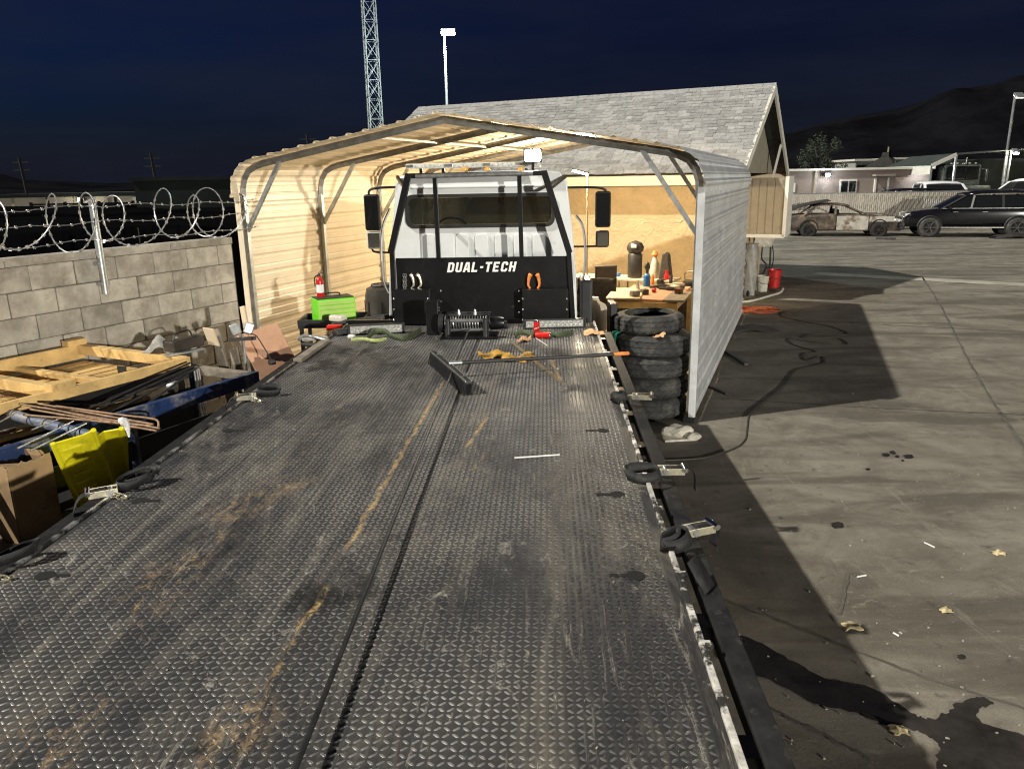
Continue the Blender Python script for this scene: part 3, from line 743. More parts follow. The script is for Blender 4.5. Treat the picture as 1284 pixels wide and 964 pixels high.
# pressed ribs under the window
for zx in (395, 540, 622, 705, 785, 865):
    px = 420 + zx / 3.379; t_, b_ = TY(px, 293, YB), TY(px, 330, YB); wr = .145
    pts = [(-wr / 2, b_.z)] + [(-wr / 2 + .04 - .04 * math.cos(a), t_.z - .04 + .04 * math.sin(a)) for a in [k * PI / 2 / 5 for k in range(6)]] + [(wr / 2 - .04 + .04 * math.sin(a), t_.z - .04 + .04 * math.cos(a)) for a in [k * PI / 2 / 5 for k in range(6)]] + [(wr / 2, b_.z)]
    MB().prism([(t_.x + x, z) for x, z in pts], (0, YB - .026, 0), (1, 0, 0), (0, 0, 1), -.03).build('pressed_rib', 'white_paint', cabo, bevel=.012, seg=3)
# horizontal swage above the window
a, b_ = TY(516, 238, YB), TY(690, 233, YB)
MB().box(((a.x + b_.x) / 2, YB - .008, a.z + .02), (b_.x - a.x, .03, .03)).build('swage', 'white_paint', cabo, bevel=.012)
# lower black back of the truck frame behind the rack
MB().box((xc, YB - .12, .95), (2.0, .10, .5)).build('rear_crossbeam', 'black_paint', truck)

# ---- headache rack
YR = 8.06
def rp_(x, y): return TY(x, y, YR)
rk = MB()
pts = [rp_(514, 219), rp_(491, 317), rp_(495, 407)]
rack = MB().bar(rp_(512.5, 218), rp_(490, 318), .065, .06, up=(0, 1, 0)).build('headache_rack', 'black_paint', truck, bevel=.004)
def rbar(nm, a, b_, w, h=.05, dy=0.0):
    v = Vector((0, dy, 0)); return MB().bar(rp_(*a) + v, rp_(*b_) + v, w, h, up=(0, 1, 0)).build(nm, 'black_paint', rack, bevel=.003)
rbar('slanted_post', (682, 215), (714, 317), .065, .06, .002)
rbar('upright', (491.5, 314), (496, 410), .05, .05, .003); rbar('upright', (713, 314), (719, 410), .05, .05, .003)
rbar('upright', (545, 220), (550, 324), .045, .04, .004); rbar('upright', (651, 217), (654, 322), .045, .04, .004)
rbar('top_bar', (509, 221), (686, 217), .05, .05, -.003)
a, b_ = rp_(496, 324), rp_(716, 321); c_ = rp_(497, 412)
MB().box(((a.x + b_.x) / 2, YR + .01, (a.z + 1.13) / 2), (b_.x - a.x, .012, a.z - 1.13)).build('panel', 'black_paint', rack)
# recessed side trays with proud fronts
for x0, x1 in ((496, 541), (655, 712)):
    a, b_ = rp_(x0, 361), rp_(x1, 361)
    MB().box(((a.x + b_.x) / 2, YR - .08, (a.z + 1.16) / 2), (b_.x - a.x, .15, a.z - 1.16)).build('chain_tray', 'black_paint', rack, bevel=.004)
    for xx in (x0 + 1.5, x1 - 1.5):
        for yy in (372, 385, 398):
            q = rp_(xx, yy); MB().lathe([(.011, 0), (.011, .006), (.006, .01), (0, .01)], (q.x, YR - .157, q.z), 8, rot=Matrix.Rotation(PI / 2, 3, 'X')).build('bolt_head', 'steel', rack)
for xx in (553, 651):
    for yy in (365, 378, 392):
        q = rp_(xx, yy); MB().lathe([(.011, 0), (.011, .006), (.006, .01), (0, .01)], (q.x, YR + .004, q.z), 8, rot=Matrix.Rotation(PI / 2, 3, 'X')).build('bolt_head', 'steel', rack)
# stays from the rack back to the cab corners
for (a, b_) in (((508, 236), (498, 222)), ((688, 238), (709, 221))):
    MB().bar(rp_(*a), TY(b_[0], b_[1], YB - .01), .03, .03).build('stay', 'black_paint', rack)
# silver work tube across the top
a, b_ = TY(521, 221.5, YR - .045), TY(668, 217.5, YR - .045)
wt = MB().tube([a, b_], .022, 12).build('light_tube', 'steel', rack, smooth=True)
# lettering
from mathutils.geometry import tessellate_polygon
A, B_ = rp_(560.5, 341.5), rp_(648, 328); mat('decal_white', (.82, .82, .80), .45, 0, .05)
t_, W_ = .23, .66
GL = {'D': [[(0, 0), (.46, 0), (W_, .16), (W_, .84), (.46, 1), (0, 1)], [(t_, .2), (t_, .8), (.38, .8), (W_ - t_, .74), (W_ - t_, .26), (.38, .2)]],
      'U': [[(0, .14), (.14, 0), (W_ - .14, 0), (W_, .14), (W_, 1), (W_ - t_, 1), (W_ - t_, .2), (t_, .2), (t_, 1), (0, 1)]],
      'A': [[(-.04, 0), (t_ - .04, 0), (t_ + .01, .2), (W_ - t_ - .01, .2), (W_ - t_ + .04, 0), (W_ + .04, 0), (W_ - .14, 1), (.14, 1)], [(t_ + .04, .38), (W_ / 2 - .015, .8), (W_ / 2 + .015, .8), (W_ - t_ - .04, .38)]],
      'L': [[(0, 0), (W_ - .06, 0), (W_ - .06, .2), (t_, .2), (t_, 1), (0, 1)]],
      '-': [[(.02, .38), (.34, .38), (.34, .58), (.02, .58)]],
      'T': [[(W_ / 2 - t_ / 2, 0), (W_ / 2 + t_ / 2, 0), (W_ / 2 + t_ / 2, .8), (W_, .8), (W_, 1), (0, 1), (0, .8), (W_ / 2 - t_ / 2, .8)]],
      'E': [[(0, 0), (W_ - .06, 0), (W_ - .06, .2), (t_, .2), (t_, .41), (W_ - .12, .41), (W_ - .12, .6), (t_, .6), (t_, .8), (W_ - .06, .8), (W_ - .06, 1), (0, 1)]],
      'C': [[(.14, 0), (W_ - .14, 0), (W_, .14), (W_, .34), (W_ - t_, .34), (W_ - t_, .2), (t_, .2), (t_, .8), (W_ - t_, .8), (W_ - t_, .66), (W_, .66), (W_, .86), (W_ - .14, 1), (.14, 1), (0, .86), (0, .14)]],
      'H': [[(0, 0), (t_, 0), (t_, .4), (W_ - t_, .4), (W_ - t_, 0), (W_, 0), (W_, 1), (W_ - t_, 1), (W_ - t_, .6), (t_, .6), (t_, 1), (0, 1)]]}
xx = 0; lay = []
for ch in 'DUAL-TECH': lay.append((ch, xx)); xx += (.36 if ch == '-' else W_) + .17
tot_ = xx - .17 + .22
for ch, x0 in lay:
    loops = [[Vector((A.x + (x0 + a + .22 * b_) / tot_ * (B_.x - A.x), YR - .004, A.z + b_ * (B_.z - A.z))) for a, b_ in lp] for lp in GL[ch]]
    fl_ = [v for lp in loops for v in lp]; mb = MB(); mb.v = [tuple(v) for v in fl_]; mb.f = [tuple(t) for t in tessellate_polygon([[Vector((v.x, v.z, 0)) for v in lp] for lp in loops])]
    mb.build('letter', 'decal_white', rack)
# hooks and chain in the trays
def chain(nm, x0, y0, n, m, parent):
    for i in range(n):
        c = rp_(x0, y0 + i * 3.1); c.y = YR - .03; ax = (i % 2) * PI / 2
        MB().tube([(c.x + .010 * math.cos(a) * math.cos(ax), c.y + .010 * math.cos(a) * math.sin(ax), c.z + .017 * math.sin(a)) for a in [k * PI / 5 for k in range(10)]], .0045, 5, closed=True).build(nm, m, parent)
for x in (507, 509.5): chain('chain_link', x, 345, 6, 'steel', rack)
for x, m, dx in ((515, 'lime', 4), (523, 'lime', 5), (666, 'red', -3), (673, 'red', 3)):
    pts = [rp_(x, 343), rp_(x + dx * .6, 346), rp_(x + dx, 351), rp_(x + dx * 1.1, 357), rp_(x + dx * .4, 361)]
    pts = [Vector((p.x, YR - .04, p.z)) for p in pts]
    MB().tube(spline(pts, 4), [.018, .022, .024, .022, .02, .018, .017, .016, .015, .014, .013, .012, .012, .012, .01, .01, .01][:len(spline(pts, 4))], 8).build('grab_hook', 'zinc' if m == 'lime' else 'orange', rack, smooth=True)

# ---- light bar, flood lamp on the cab roof
lb0, lb1 = TY(510, 210.5, YB + .15), TY(678, 206.5, YB + .15)
mat('amber', (.75, .33, .03), .25, 0, .1, 30, emit=.15, ecol=(1, .5, .1)); mat('clearlens', (.55, .56, .52), .2, 0, .25, 40)
lbr = MB().box(((lb0.x + lb1.x) / 2, YB + .2, (lb0.z + lb1.z) / 2 + .01), (lb1.x - lb0.x, .26, .05)).build('light_bar', 'clearlens', truck, bevel=.012)
for i in range(14):
    t = (i + .5) / 14; p = lb0.lerp(lb1, t)
    MB().box((p.x, YB + .066, p.z + .012), (.085, .012, .03)).build('lens_cell', 'clearlens' if i % 4 else 'steel', lbr, bevel=.003)
for px in (583, 611, 653):
    p = TY(px, 212.5, YB + .05); MB().lathe([(.03, 0), (.03, .02), (.015, .032), (0, .034)], (p.x, YB + .04, p.z - .012), 10).build('marker_lamp', 'amber', truck, smooth=True)
for px in (527, 555, 660):
    p = TY(px, 213, YB + .1); MB().box((p.x, YB + .15, p.z - .02), (.03, .05, .07)).build('bar_mount', 'black_paint', lbr)
mat('lampface', (1, .97, .9), .3, emit=90, ecol=(1, .93, .80))
wlp = TY(668, 195, YB - .12)
fl = MB().box((wlp.x, wlp.y + .06, wlp.z), (.19, .09, .14)).build('flood_lamp', 'black_plastic', truck, bevel=.01)
MB().prism(rrect(.165, .115, .02, 4), (wlp.x, wlp.y + .012, wlp.z), (1, 0, 0), (0, 0, 1), .006).build('lamp_face', 'lampface', fl)
MB().box((wlp.x, wlp.y + .06, wlp.z - .12), (.03, .03, .14)).build('bracket', 'black_paint', fl)
ld = bpy.data.lights.new('flood_lamp_light', 'SPOT'); ld.energy = 45; ld.spot_size = R_(140); ld.spot_blend = .7; ld.color = (1, .93, .8); ld.shadow_soft_size = .05
lo_ = bpy.data.objects.new('flood_lamp_light', ld); col.objects.link(lo_); lo_.location = TW(wlp.x, wlp.y - .02, wlp.z)
lo_.rotation_euler = Vector((.05, -.85, -.5)).to_track_quat('-Z', 'Y').to_euler()

# ---- mirrors and grab handles
for sx, arm0, arm1, m0, m1, s0, s1 in ((-1, (492, 236), (463, 238), (456, 244), (478, 289), (460, 290), (480, 312)), (1, (713, 233), (762, 237), (746.5, 240), (765.5, 285), (747, 289), (763.5, 310))):
    YM = 9.15
    def my(p): return TY(p[0], p[1], YM)
    a, b_ = my(m0), my(m1)
    mr = MB().box(((a.x + b_.x) / 2, YM, (a.z + b_.z) / 2), (abs(b_.x - a.x), .09, abs(a.z - b_.z))).build('mirror', 'black_plastic', truck, bevel=.03, seg=4)
    MB().box(((a.x + b_.x) / 2, YM - .048, (a.z + b_.z) / 2), (abs(b_.x - a.x) * .82, .006, abs(a.z - b_.z) * .9)).build('mirror_glass', 'tint', mr, bevel=.0)
    c_, d_ = my(s0), my(s1)
    m2 = MB().box(((c_.x + d_.x) / 2, YM, (c_.z + d_.z) / 2), (abs(d_.x - c_.x), .09, abs(c_.z - d_.z))).build('mirror', 'black_plastic' if sx > 0 else 'white_plastic', truck, bevel=.03, seg=4)
    mat('mirror_refl', (.35, .34, .32), .06, 1.0, .1)
    MB().box(((c_.x + d_.x) / 2, YM - .05, (c_.z + d_.z) / 2 - .02 * 0), (abs(d_.x - c_.x) * .78, .006, abs(c_.z - d_.z) * .8)).build('mirror_glass', 'mirror_refl', m2)
    top = my((arm1[0], arm1[1])); e0 = my(arm0)
    xo = (a.x + b_.x) / 2
    MB().tube(spline([(e0.x - sx * .2, YM + .1, top.z + .02), (xo - sx * .12, YM, top.z + .02), (xo + sx * .02, YM, top.z - .01), (xo + sx * .02, YM, a.z - .05)], 6), .014, 8).build('mirror_arm', 'black_plastic', truck, smooth=True)
    lowz = my((0, 322 if sx < 0 else 318)).z
    MB().tube(spline([(e0.x - sx * .18, YM + .1, lowz - .02), (xo - sx * .05, YM, lowz - .01), (xo + sx * .03, YM, lowz + .03), (xo + sx * .0, YM, (c_.z + d_.z) / 2)], 6), .012, 8).build('mirror_arm', 'black_plastic', truck, smooth=True)
for sx, pix in ((-1, [(489, 262), (480, 285), (478, 318), (481, 352), (487, 368)]), (1, [(722, 270), (731, 285), (734, 315), (732, 345), (724, 368)])):
    MB().tube(spline([TY(x, y, YB + .25) for x, y in pix], 6), .015, 8).build('grab_handle', 'chrome', truck, smooth=True)
# mud flap and intake next to the cab
a = TY(727, 350, YB + .2); b_ = TY(742, 410, YB + .2)
MB().box(((a.x + b_.x) / 2, YB + .35, (a.z + .7) / 2), (.14, .5, a.z - .7 + .0)).build('air_intake', 'black_plastic', truck, bevel=.03)

# ---- winch
YW = TB(588, 424).y
def wx(px): return TY(px, 410, YW).x
wb = MB().box((wx(588), YW + .08, DZ + .012), (wx(624) - wx(553), .30, .02)).build('winch', 'black_paint', truck, bevel=.003)
for px in (560, 611):
    MB().prism([(-.12, 0), (.12, 0), (.12, .12), (.07, .20), (-.07, .20), (-.12, .12)], (wx(px) - .014, YW + .08, DZ + .02), (0, 1, 0), (0, 0, 1), .03).build('side_plate', 'black_paint', wb, bevel=.005)
MB().lathe([(.055, 0), (.055, wx(611) - wx(560))], (wx(560), YW + .09, DZ + .13), 20, 'X').build('drum', 'darksteel', wb, smooth=True)
cw = MB(); xw = wx(563); k = 0
pts = []
for i in range(260):
    t = i / 260; pts.append((wx(563) + (wx(608) - wx(563)) * t, YW + .09 + .066 * math.cos(2 * PI * 13 * t), DZ + .13 + .066 * math.sin(2 * PI * 13 * t)))
cw.tube(pts, .006, 5).build('wound_cable', 'steel', wb)
for z, dy, rr in ((.205, .02, .014), (.165, -.055, .018), (.075, -.055, .018), (.205, .15, .012)):
    MB().tube([(wx(557), YW + .08 + dy, DZ + z), (wx(614), YW + .08 + dy, DZ + z)], rr, 12).build('roller', 'steel' if rr > .015 else 'darksteel', wb, smooth=True)
for px in (562, 609): MB().tube([(wx(px), YW - .03, DZ + .02), (wx(px), YW - .03, DZ + .19)], .026, 12).build('guide_roller', 'darksteel', wb, smooth=True)
for px in (574.5, 595): MB().lathe([(.018, 0), (.018, .015), (.01, .05), (0, .06)], (wx(px), YW + .1, DZ + .205), 8).build('tie_stud', 'steel', wb)
MB().lathe([(.06, 0), (.065, .02), (.065, .10), (.055, .14)], (wx(613), YW + .09, DZ + .13), 18, 'X').build('motor', 'black_paint', wb, smooth=True)
MB().lathe([(.04, 0), (.04, .10)], (wx(622), YW + .09, DZ + .11), 16, 'X').build('motor_end', 'darksteel', wb, smooth=True)
MB().lathe([(.09, 0), (.09, .05), (.05, .06)], (wx(553) - .03, YW + .09, DZ + .13), 18, 'X').build('gearbox', 'darksteel', wb, smooth=True)
a, b_ = TB(536, 421), TB(549, 421)
bx_ = MB().box(((a.x + b_.x) / 2, a.y + .1, DZ + .165), (b_.x - a.x + .02, .17, .33)).build('control_box', 'black_paint', truck, bevel=.008)
for z in (.24, .27): MB().lathe([(.008, 0), (.008, .01), (0, .012)], (b_.x + .012, a.y + .04, DZ + z), 8, 'X').build('rivet', 'steel', bx_)
# winch cable, tight above the deck from the drum towards the tail
w1_ = TL(P(590, 424, 1.15)); c0 = Vector((wx(588), YW + .03, DZ + .09)); 
tail = TL(P(370, 964, DZ + .055)); far_ = c0 + (tail - c0) * 1.25
MB().tube([c0, c0.lerp(tail, .5), tail, far_], .0088, 8).build('winch_cable', 'darksteel', truck, smooth=True)
# front ledge of the bed
MB().box((-.02, DY1 - .02, DZ + .02), (2.52, .05, .06)).build('front_lip', 'black_paint', truck)
mat('brown_plastic', (.05, .042, .034), .55, 0, .3, 6, .1, 20)
# ------------------------------------------------------------------ clutter between the wall and the truck
def V(x, y, z): return Vector((x, y, z))
# pine crate frame
CZ = 1.13
A = P(236, 447, CZ); Bn = P(0, 506, CZ); Cf = P(150, 421, CZ)
cu = (Bn - A).normalized(); cv0 = (Cf - A); cl = 3.3
cv = (cv0 - cu * cv0.dot(cu)); cwid = cv.length; cv.normalize()
crate = empty('pine_crate_frame', V(A.x, A.y, 0), 0, 'open pine lumber crate frame lying along the block wall', 'crate')
def cr(nm, a, b_, w, h, m='pine'):
    return MB().bar(a, b_, w, h).build(nm, m, crate, world=True, bevel=.004)
Z = Vector((0, 0, 1))
cr('beam', A - Z * .07, A + cu * cl - Z * .07, .05, .14); cr('beam', A + cv * cwid - Z * .07, A + cv * cwid + cu * cl - Z * .07, .05, .14)
for t in (.03, 1.15, 2.3): cr('cross_beam', A + cu * t + cv * .03 - Z * .045, A + cu * t + cv * (cwid - .03) - Z * .045, .09, .09)
for t in (.65, 1.75): cr('cross_beam', A + cu * t + cv * .03 - Z * .11, A + cu * t + cv * (cwid - .03) - Z * .11, .07, .05)
n = max(4, int(cwid / .15))
for i in range(n):
    f = (i + .5) / n * (cwid - .06) + .03
    cr('plank', A + cu * .02 + cv * f - Z * .175, A + cu * cl + cv * f - Z * .175, .135, .022)
for t, f in ((.04, cwid), (1.15, .0), (1.15, cwid), (2.3, cwid), (2.3, 0)):
    cr('corner_block', A + cu * (t - .06) + cv * f + Z * .025, A + cu * (t + .13) + cv * f + Z * .025, .10, .06)
cr('lower_board', A + cu * .5 + cv * -.03 - Z * .24, A + cu * cl + cv * -.03 - Z * .24, .12, .025)
for t in (.1, 1.6, 3.1):
    for f in (.08, cwid - .08): cr('support_leg', A + cu * t + cv * f - Z * .18, V(0, 0, 0) + Vector(((A + cu * t + cv * f).x, (A + cu * t + cv * f).y, 0)), .11, .11, 'greywood')
# dark box of rods and scrap under and beside the crate: blue steel frame
ZB = 1.0
b0, b1 = P(168, 521, ZB), P(322, 473, ZB); bd = (b1 - b0).normalized(); bn = Vector((-bd.y, bd.x, 0))
sf = empty('steel_frame_rack', V(b1.x, b1.y, 0), 0, 'dark blue steel rack full of rods beside the truck deck', 'rack')
def sr(nm, a, b_, w, h, m='blue_steel'): return MB().bar(a, b_, w, h).build(nm, m, sf, world=True, bevel=.003)
far2 = P(252, 465, ZB); fd = (far2 - b1)
back = bn * .75
s0_ = b0 - bd * 1.5
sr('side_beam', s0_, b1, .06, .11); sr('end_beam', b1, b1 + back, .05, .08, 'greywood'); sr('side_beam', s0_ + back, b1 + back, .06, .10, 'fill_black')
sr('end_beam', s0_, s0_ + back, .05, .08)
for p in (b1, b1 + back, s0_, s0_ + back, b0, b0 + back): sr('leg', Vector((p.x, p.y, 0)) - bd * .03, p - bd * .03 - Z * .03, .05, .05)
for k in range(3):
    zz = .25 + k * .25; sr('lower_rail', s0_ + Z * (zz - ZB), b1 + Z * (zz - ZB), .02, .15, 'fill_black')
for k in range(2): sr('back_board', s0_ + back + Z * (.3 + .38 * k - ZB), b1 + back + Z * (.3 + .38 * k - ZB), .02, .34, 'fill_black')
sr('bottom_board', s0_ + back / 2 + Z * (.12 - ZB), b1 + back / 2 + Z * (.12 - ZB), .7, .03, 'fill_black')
# pipe with wire ties
pa, pb = P(8, 518, 1.04), P(118, 548, 1.04)
pe = empty('blue_pipe', pa, 0, 'grey blue steel pipe with wire ties lying across the rod rack', 'pipe')
MB().tube([pa - (pb - pa) * .1, pb + (pb - pa) * .05], .038, 14).build('pipe', 'pipe_blue', pe, world=True, smooth=True)
for t in (.12, .32, .5, .68, .86):
    c_ = pa.lerp(pb, t); d_ = (pb - pa).normalized(); MB().tube([c_ - d_ * .006, c_ + d_ * .006], .0405, 14).build('wire_tie', 'black_plastic', pe, world=True)
# rods
def rod(pix, r, m, label, group=None, n=6):
    pts = [P(x, y, z) for x, y, z in pix]; o = MB().tube(pts if len(pts) == 2 else spline(pts, 5), r, n).build('steel_rod', m, None, smooth=True)
    tag(o, label, 'rod', group); return o
gr = 'rods heaped on the blue rack'
lab1 = 'thin rusty brown rod in the bundle above the yellow panel'
for a, b_ in (((22, 506, 1.10), (200, 537, 1.08)), ((48, 506, 1.11), (192, 532, 1.09)), ((38, 513, 1.10), (196, 540, 1.07)), ((30, 520, 1.09), (190, 534, 1.085)), ((55, 511, 1.10), (150, 531, 1.09))):
    rod((a, b_), .008, 'rod_rust', lab1, gr)
rod(((70, 509, 1.12), (150, 520, 1.11), (185, 524, 1.1), (198, 528, 1.08), (198, 540, 1.03)), .008, 'rod_rust', 'thin rusty rod with a hooked bent end', gr)
lab2 = 'dark straight steel rod leaning lengthwise across the blue rack'
for a, b_ in (((105, 516, 1.06), (238, 455, 1.12)), ((122, 514, 1.06), (243, 459, 1.12)), ((138, 517, 1.05), (246, 462, 1.11)), ((165, 520, 1.02), (236, 470, 1.10))):
    rod((a, b_), .009, 'darksteel', lab2, gr, 7)
lab3 = 'pale steel rod sticking out over the cardboard box'
for a, b_ in (((22, 562, 1.08), (92, 528, 1.09)), ((38, 565, 1.08), (108, 531, 1.09)), ((40, 539, 1.1), (72, 526, 1.1)), ((-10, 535, 1.12), (26, 514, 1.12))): rod((a, b_), .006, 'steel', lab3, gr)
lab4 = 'upright thin steel rod standing in the corner of the blue rack'
for x in (243, 246.5, 249): 
    tp = P(x, 462, 1.08); o = MB().tube([tp, V(tp.x + .02, tp.y + .04, .14)], .008, 6).build('steel_rod', 'steel', smooth=True); tag(o, lab4, 'rod', gr)
# small scrap inside the rack: angle iron, ring, cloth
o = MB().prism([(0, 0), (.5, 0), (.5, .012), (.012, .012), (.012, .16), (0, .16)], P(150, 482, 1.0), bd, Z, .10).build('angle_iron', 'darksteel'); tag(o, 'dark angle iron offcut wedged in the blue rack', 'angle iron')
o = MB().bar(P(160, 475, 1.05), P(215, 462, 1.05), .16, .02).build('steel_plate', 'darksteel', bevel=.002); tag(o, 'dark flat steel plate lying under the crate frame', 'steel plate')
o = MB().bar(P(160, 480, 1.02), P(140, 512, .7), .06, .05).build('steel_channel', 'darksteel', bevel=.002); tag(o, 'short dark steel channel leaning in the blue rack', 'steel channel')
o = MB().lathe([(.05, 0), (.055, .03), (.05, .06)], P(212, 485, .95), 14, 'X').build('pipe_ring', 'galv', smooth=True); tag(o, 'small grey pipe ring between the rods', 'pipe ring')
# yellow folded plastic panel
ypt = [P(66, 556, 1.12), P(104, 545, 1.14), P(117, 539, 1.16), P(122, 547, 1.10), P(130, 541, 1.10), P(152, 537, 1.12), P(160, 533, 1.14)]
ypb = [P(100, 634, .62), P(128, 614, .64), P(140, 606, .66), P(142, 607, .60), P(147, 601, .62), P(158, 590, .66), P(161, 586, .68)]
yp = empty('yellow_plastic_panel', Vector((ypb[3].x, ypb[3].y, ypb[0].z)), 0, 'folded yellow plastic panel standing next to the cardboard box', 'plastic panel')
ypb = [a + (b_ - a) * ((a.z - .54) / (a.z - b_.z)) for a, b_ in zip(ypt, ypb)]
yr = [[a.lerp(b_, t) for a, b_ in zip(ypt, ypb)] for t in [k / 8 for k in range(9)]]
MB().grid(yr).build('panel', 'yellow_plastic', yp, world=True, solid=.012, bevel=.003)
for k in range(1, 8):
    t = k / 8.5; a = ypt[0].lerp(ypb[0], t).lerp(ypt[1].lerp(ypb[1], t), .2); b_ = ypt[0].lerp(ypb[0], t).lerp(ypt[1].lerp(ypb[1], t), .9); o_ = Vector((.004, -.012, .004))
    MB().bar(a + o_, b_ + o_, .012, .018).build('stiffening_rib', 'yellow_plastic', yp, world=True, bevel=.004)
for i in (0, 2, 5):
    MB().tube([ypt[i], ypb[i]], .016, 8).build('folded_edge', 'yellow_plastic', yp, world=True, smooth=True)
MB().tube(spline([P(150, 531, 1.17), P(156, 528, 1.18), P(160, 538, 1.13), P(162, 548, 1.08)], 4), [.02, .028, .03, .028, .024, .022, .02, .018, .016, .012, .01, .008, .006], 8).build('torn_flap', 'white_plastic', yp, world=True)
# the panel and the box stand on a low dark bin
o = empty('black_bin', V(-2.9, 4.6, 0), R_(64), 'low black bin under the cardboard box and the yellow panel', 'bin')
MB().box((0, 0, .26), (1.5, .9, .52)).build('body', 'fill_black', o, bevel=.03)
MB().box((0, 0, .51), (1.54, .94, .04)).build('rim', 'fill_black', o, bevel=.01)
# cardboard box, open top with torn flaps
t1, t2 = P(8, 585, 1.03), P(62, 568, 1.03); 
cb = empty('cardboard_box', V(t1.x, t1.y, .53), 0, 'open brown cardboard box with torn top edge', 'box')
d1 = (t2 - t1); d1.z = 0; L1 = d1.length; d1.normalize(); d2 = Vector((-d1.y, d1.x, 0))
base_ = Vector((t1.x, t1.y, .53)); Hb = .50; L2 = .42
def torn(a, b_, seed):
    r = random.Random(seed); pts = [(0, 0), ((b_ - a).length, 0)]; n = 9; Lx = (b_ - a).length
    return pts + [(Lx * (1 - k / n), Hb + r.uniform(-.025, .012)) for k in range(n + 1)]
c4 = [base_, base_ + d1 * L1, base_ + d1 * L1 + d2 * L2, base_ + d2 * L2]
for i in range(4):
    a, b_ = c4[i], c4[(i + 1) % 4]
    MB().prism(torn(a, b_, i), a, (b_ - a), Z, .006).build('side', 'cardboard', cb, world=True)
MB().prism([(0, 0), (L1, 0), (L1, L2), (0, L2)], base_, d1, d2, .006).build('bottom', 'cardboard', cb, world=True)
MB().prism([(0, 0), (.16, .02), (.14, .2), (.02, .22)], base_ + d1 * .02 + Z * (Hb - .02), d2, (d1 * .8 + Z * -.2), .005).build('flap', 'cardboard', cb, world=True)
for (u_, v_, w_, h_) in ((L1 * .62, .17, .05, .018), (L1 * .78, .27, .03, .012)):
    MB().box(base_ + d1 * u_ - d2 * .004 + Z * v_, (w_, .004, h_), math.atan2(d1.y, d1.x) ).build('torn_patch', 'white_plastic', cb, world=True)
# leaning plywood board
q = [P(297, 421, 1.22), P(347, 404, 1.30), P(369, 446, 1.0), P(325, 473, .86)]
def board(name, q, th, m, label, cat, r=.0):
    x = (q[1] - q[0]); L = x.length; y = (q[3] - q[0]); y = y - x.normalized() * y.dot(x.normalized()); n_ = x.cross(y).normalized() * th
    mb = MB(); mb.v = [tuple(p) for p in q] + [tuple(p + n_) for p in q]; mb.f = [(0, 1, 2, 3), (7, 6, 5, 4), (0, 4, 5, 1), (1, 5, 6, 2), (2, 6, 7, 3), (3, 7, 4, 0)]
    o = mb.build(name, m, bevel=.003); tag(o, label, cat); return o
def lean(q0, q1, wv, th, name, m, label, cat):          # a plank from q0 (top) to its foot on the ground
    o = MB().bar(q0, q1, wv, th, up=(-.5, -.8, .4)).build(name, m, bevel=.003); tag(o, label, cat); return o
# extend the board down to its foot so that it stands on the ground
qq = [q[0], q[1], q[2] + (q[2] - q[1]) * 1.15, q[3] + (q[3] - q[0]) * 1.15]
for k in (2, 3):
    p_, t_ = q[(3 - k) if k == 3 else 1], qq[k]; 
    e = q[k]; s_ = q[0] if k == 3 else q[1]; f = (s_.z - .03) / (s_.z - e.z); qq[k] = s_ + (e - s_) * f
board('plywood_board', qq, .014, 'plywood', 'reddish brown plywood board leaning near the carport post', 'board')
o = MB().tube(spline([P(315, 418, 1.26), P(322, 422, 1.26), P(330, 434, 1.19), P(336, 444, 1.13), P(340, 451, 1.10)], 6), .006, 6).build('cord', 'black_plastic'); tag(o, 'black cord with plug hanging over the plywood board', 'cord')
o2 = MB().box(P(341, 454, 1.09), (.06, .05, .04), .5).build('plug', 'black_plastic', o, bevel=.008)
# planks leaning beside it
def foot(p, dx, dy): return V(p.x + dx, p.y + dy, .01)
p_ = P(270, 413, 1.28); lean(p_, foot(p_, .28, -.35), .10, .03, 'grey_plank', 'greywood', 'weathered grey plank leaning against the end of the block wall', 'plank')
p_ = P(293, 436, 1.08); lean(p_, foot(p_, .2, -.25), .10, .03, 'short_grey_plank', 'greywood', 'shorter grey plank leaning next to the plywood board', 'plank')
p_ = P(304, 384, 1.46); lean(p_, foot(p_, .22, -.3), .06, .025, 'pale_batten', 'fascia', 'pale painted batten leaning on the carport corner post', 'batten')
p_ = P(269, 412, 1.29); o = MB().prism([(0, 0), (.12, 0), (.12, .17), (0, .17)], p_ + V(-.05, -.03, -.14), (.9, -.3, -.1), (-.2, -.1, 1), .02).build('pine_offcut', 'fascia', bevel=.003); tag(o, 'pale wood offcut at the top of the leaning grey plank', 'wood offcut')
# pair of small flood lamps on a stand
fs = P(303, 412, 1.3); fe = empty('lamp_stand', V(fs.x, fs.y, 0), .3, 'unlit grey twin flood lamp on a stand near the carport post', 'work lamp')
MB().tube([(0, 0, 0), (0, 0, 1.24)], .014, 8).build('pole', 'galv', fe)
for x, a in ((-.055, -.35), (.065, .4)):
    h_ = MB().box((x, -.02, 1.30), (.085, .04, .105), rot=Matrix.Rotation(a, 3, 'Y') @ Matrix.Rotation(-.3, 3, 'X')).build('lamp_head', 'galv', fe, bevel=.01)
MB().box((0, 0, 1.2), (.24, .03, .03)).build('cross_arm', 'black_plastic', fe)
for k in range(3): MB().tube([(0, 0, .25), (.2 * math.cos(k * 2.1), .2 * math.sin(k * 2.1), .0)], .01, 6).build('leg', 'galv', fe)
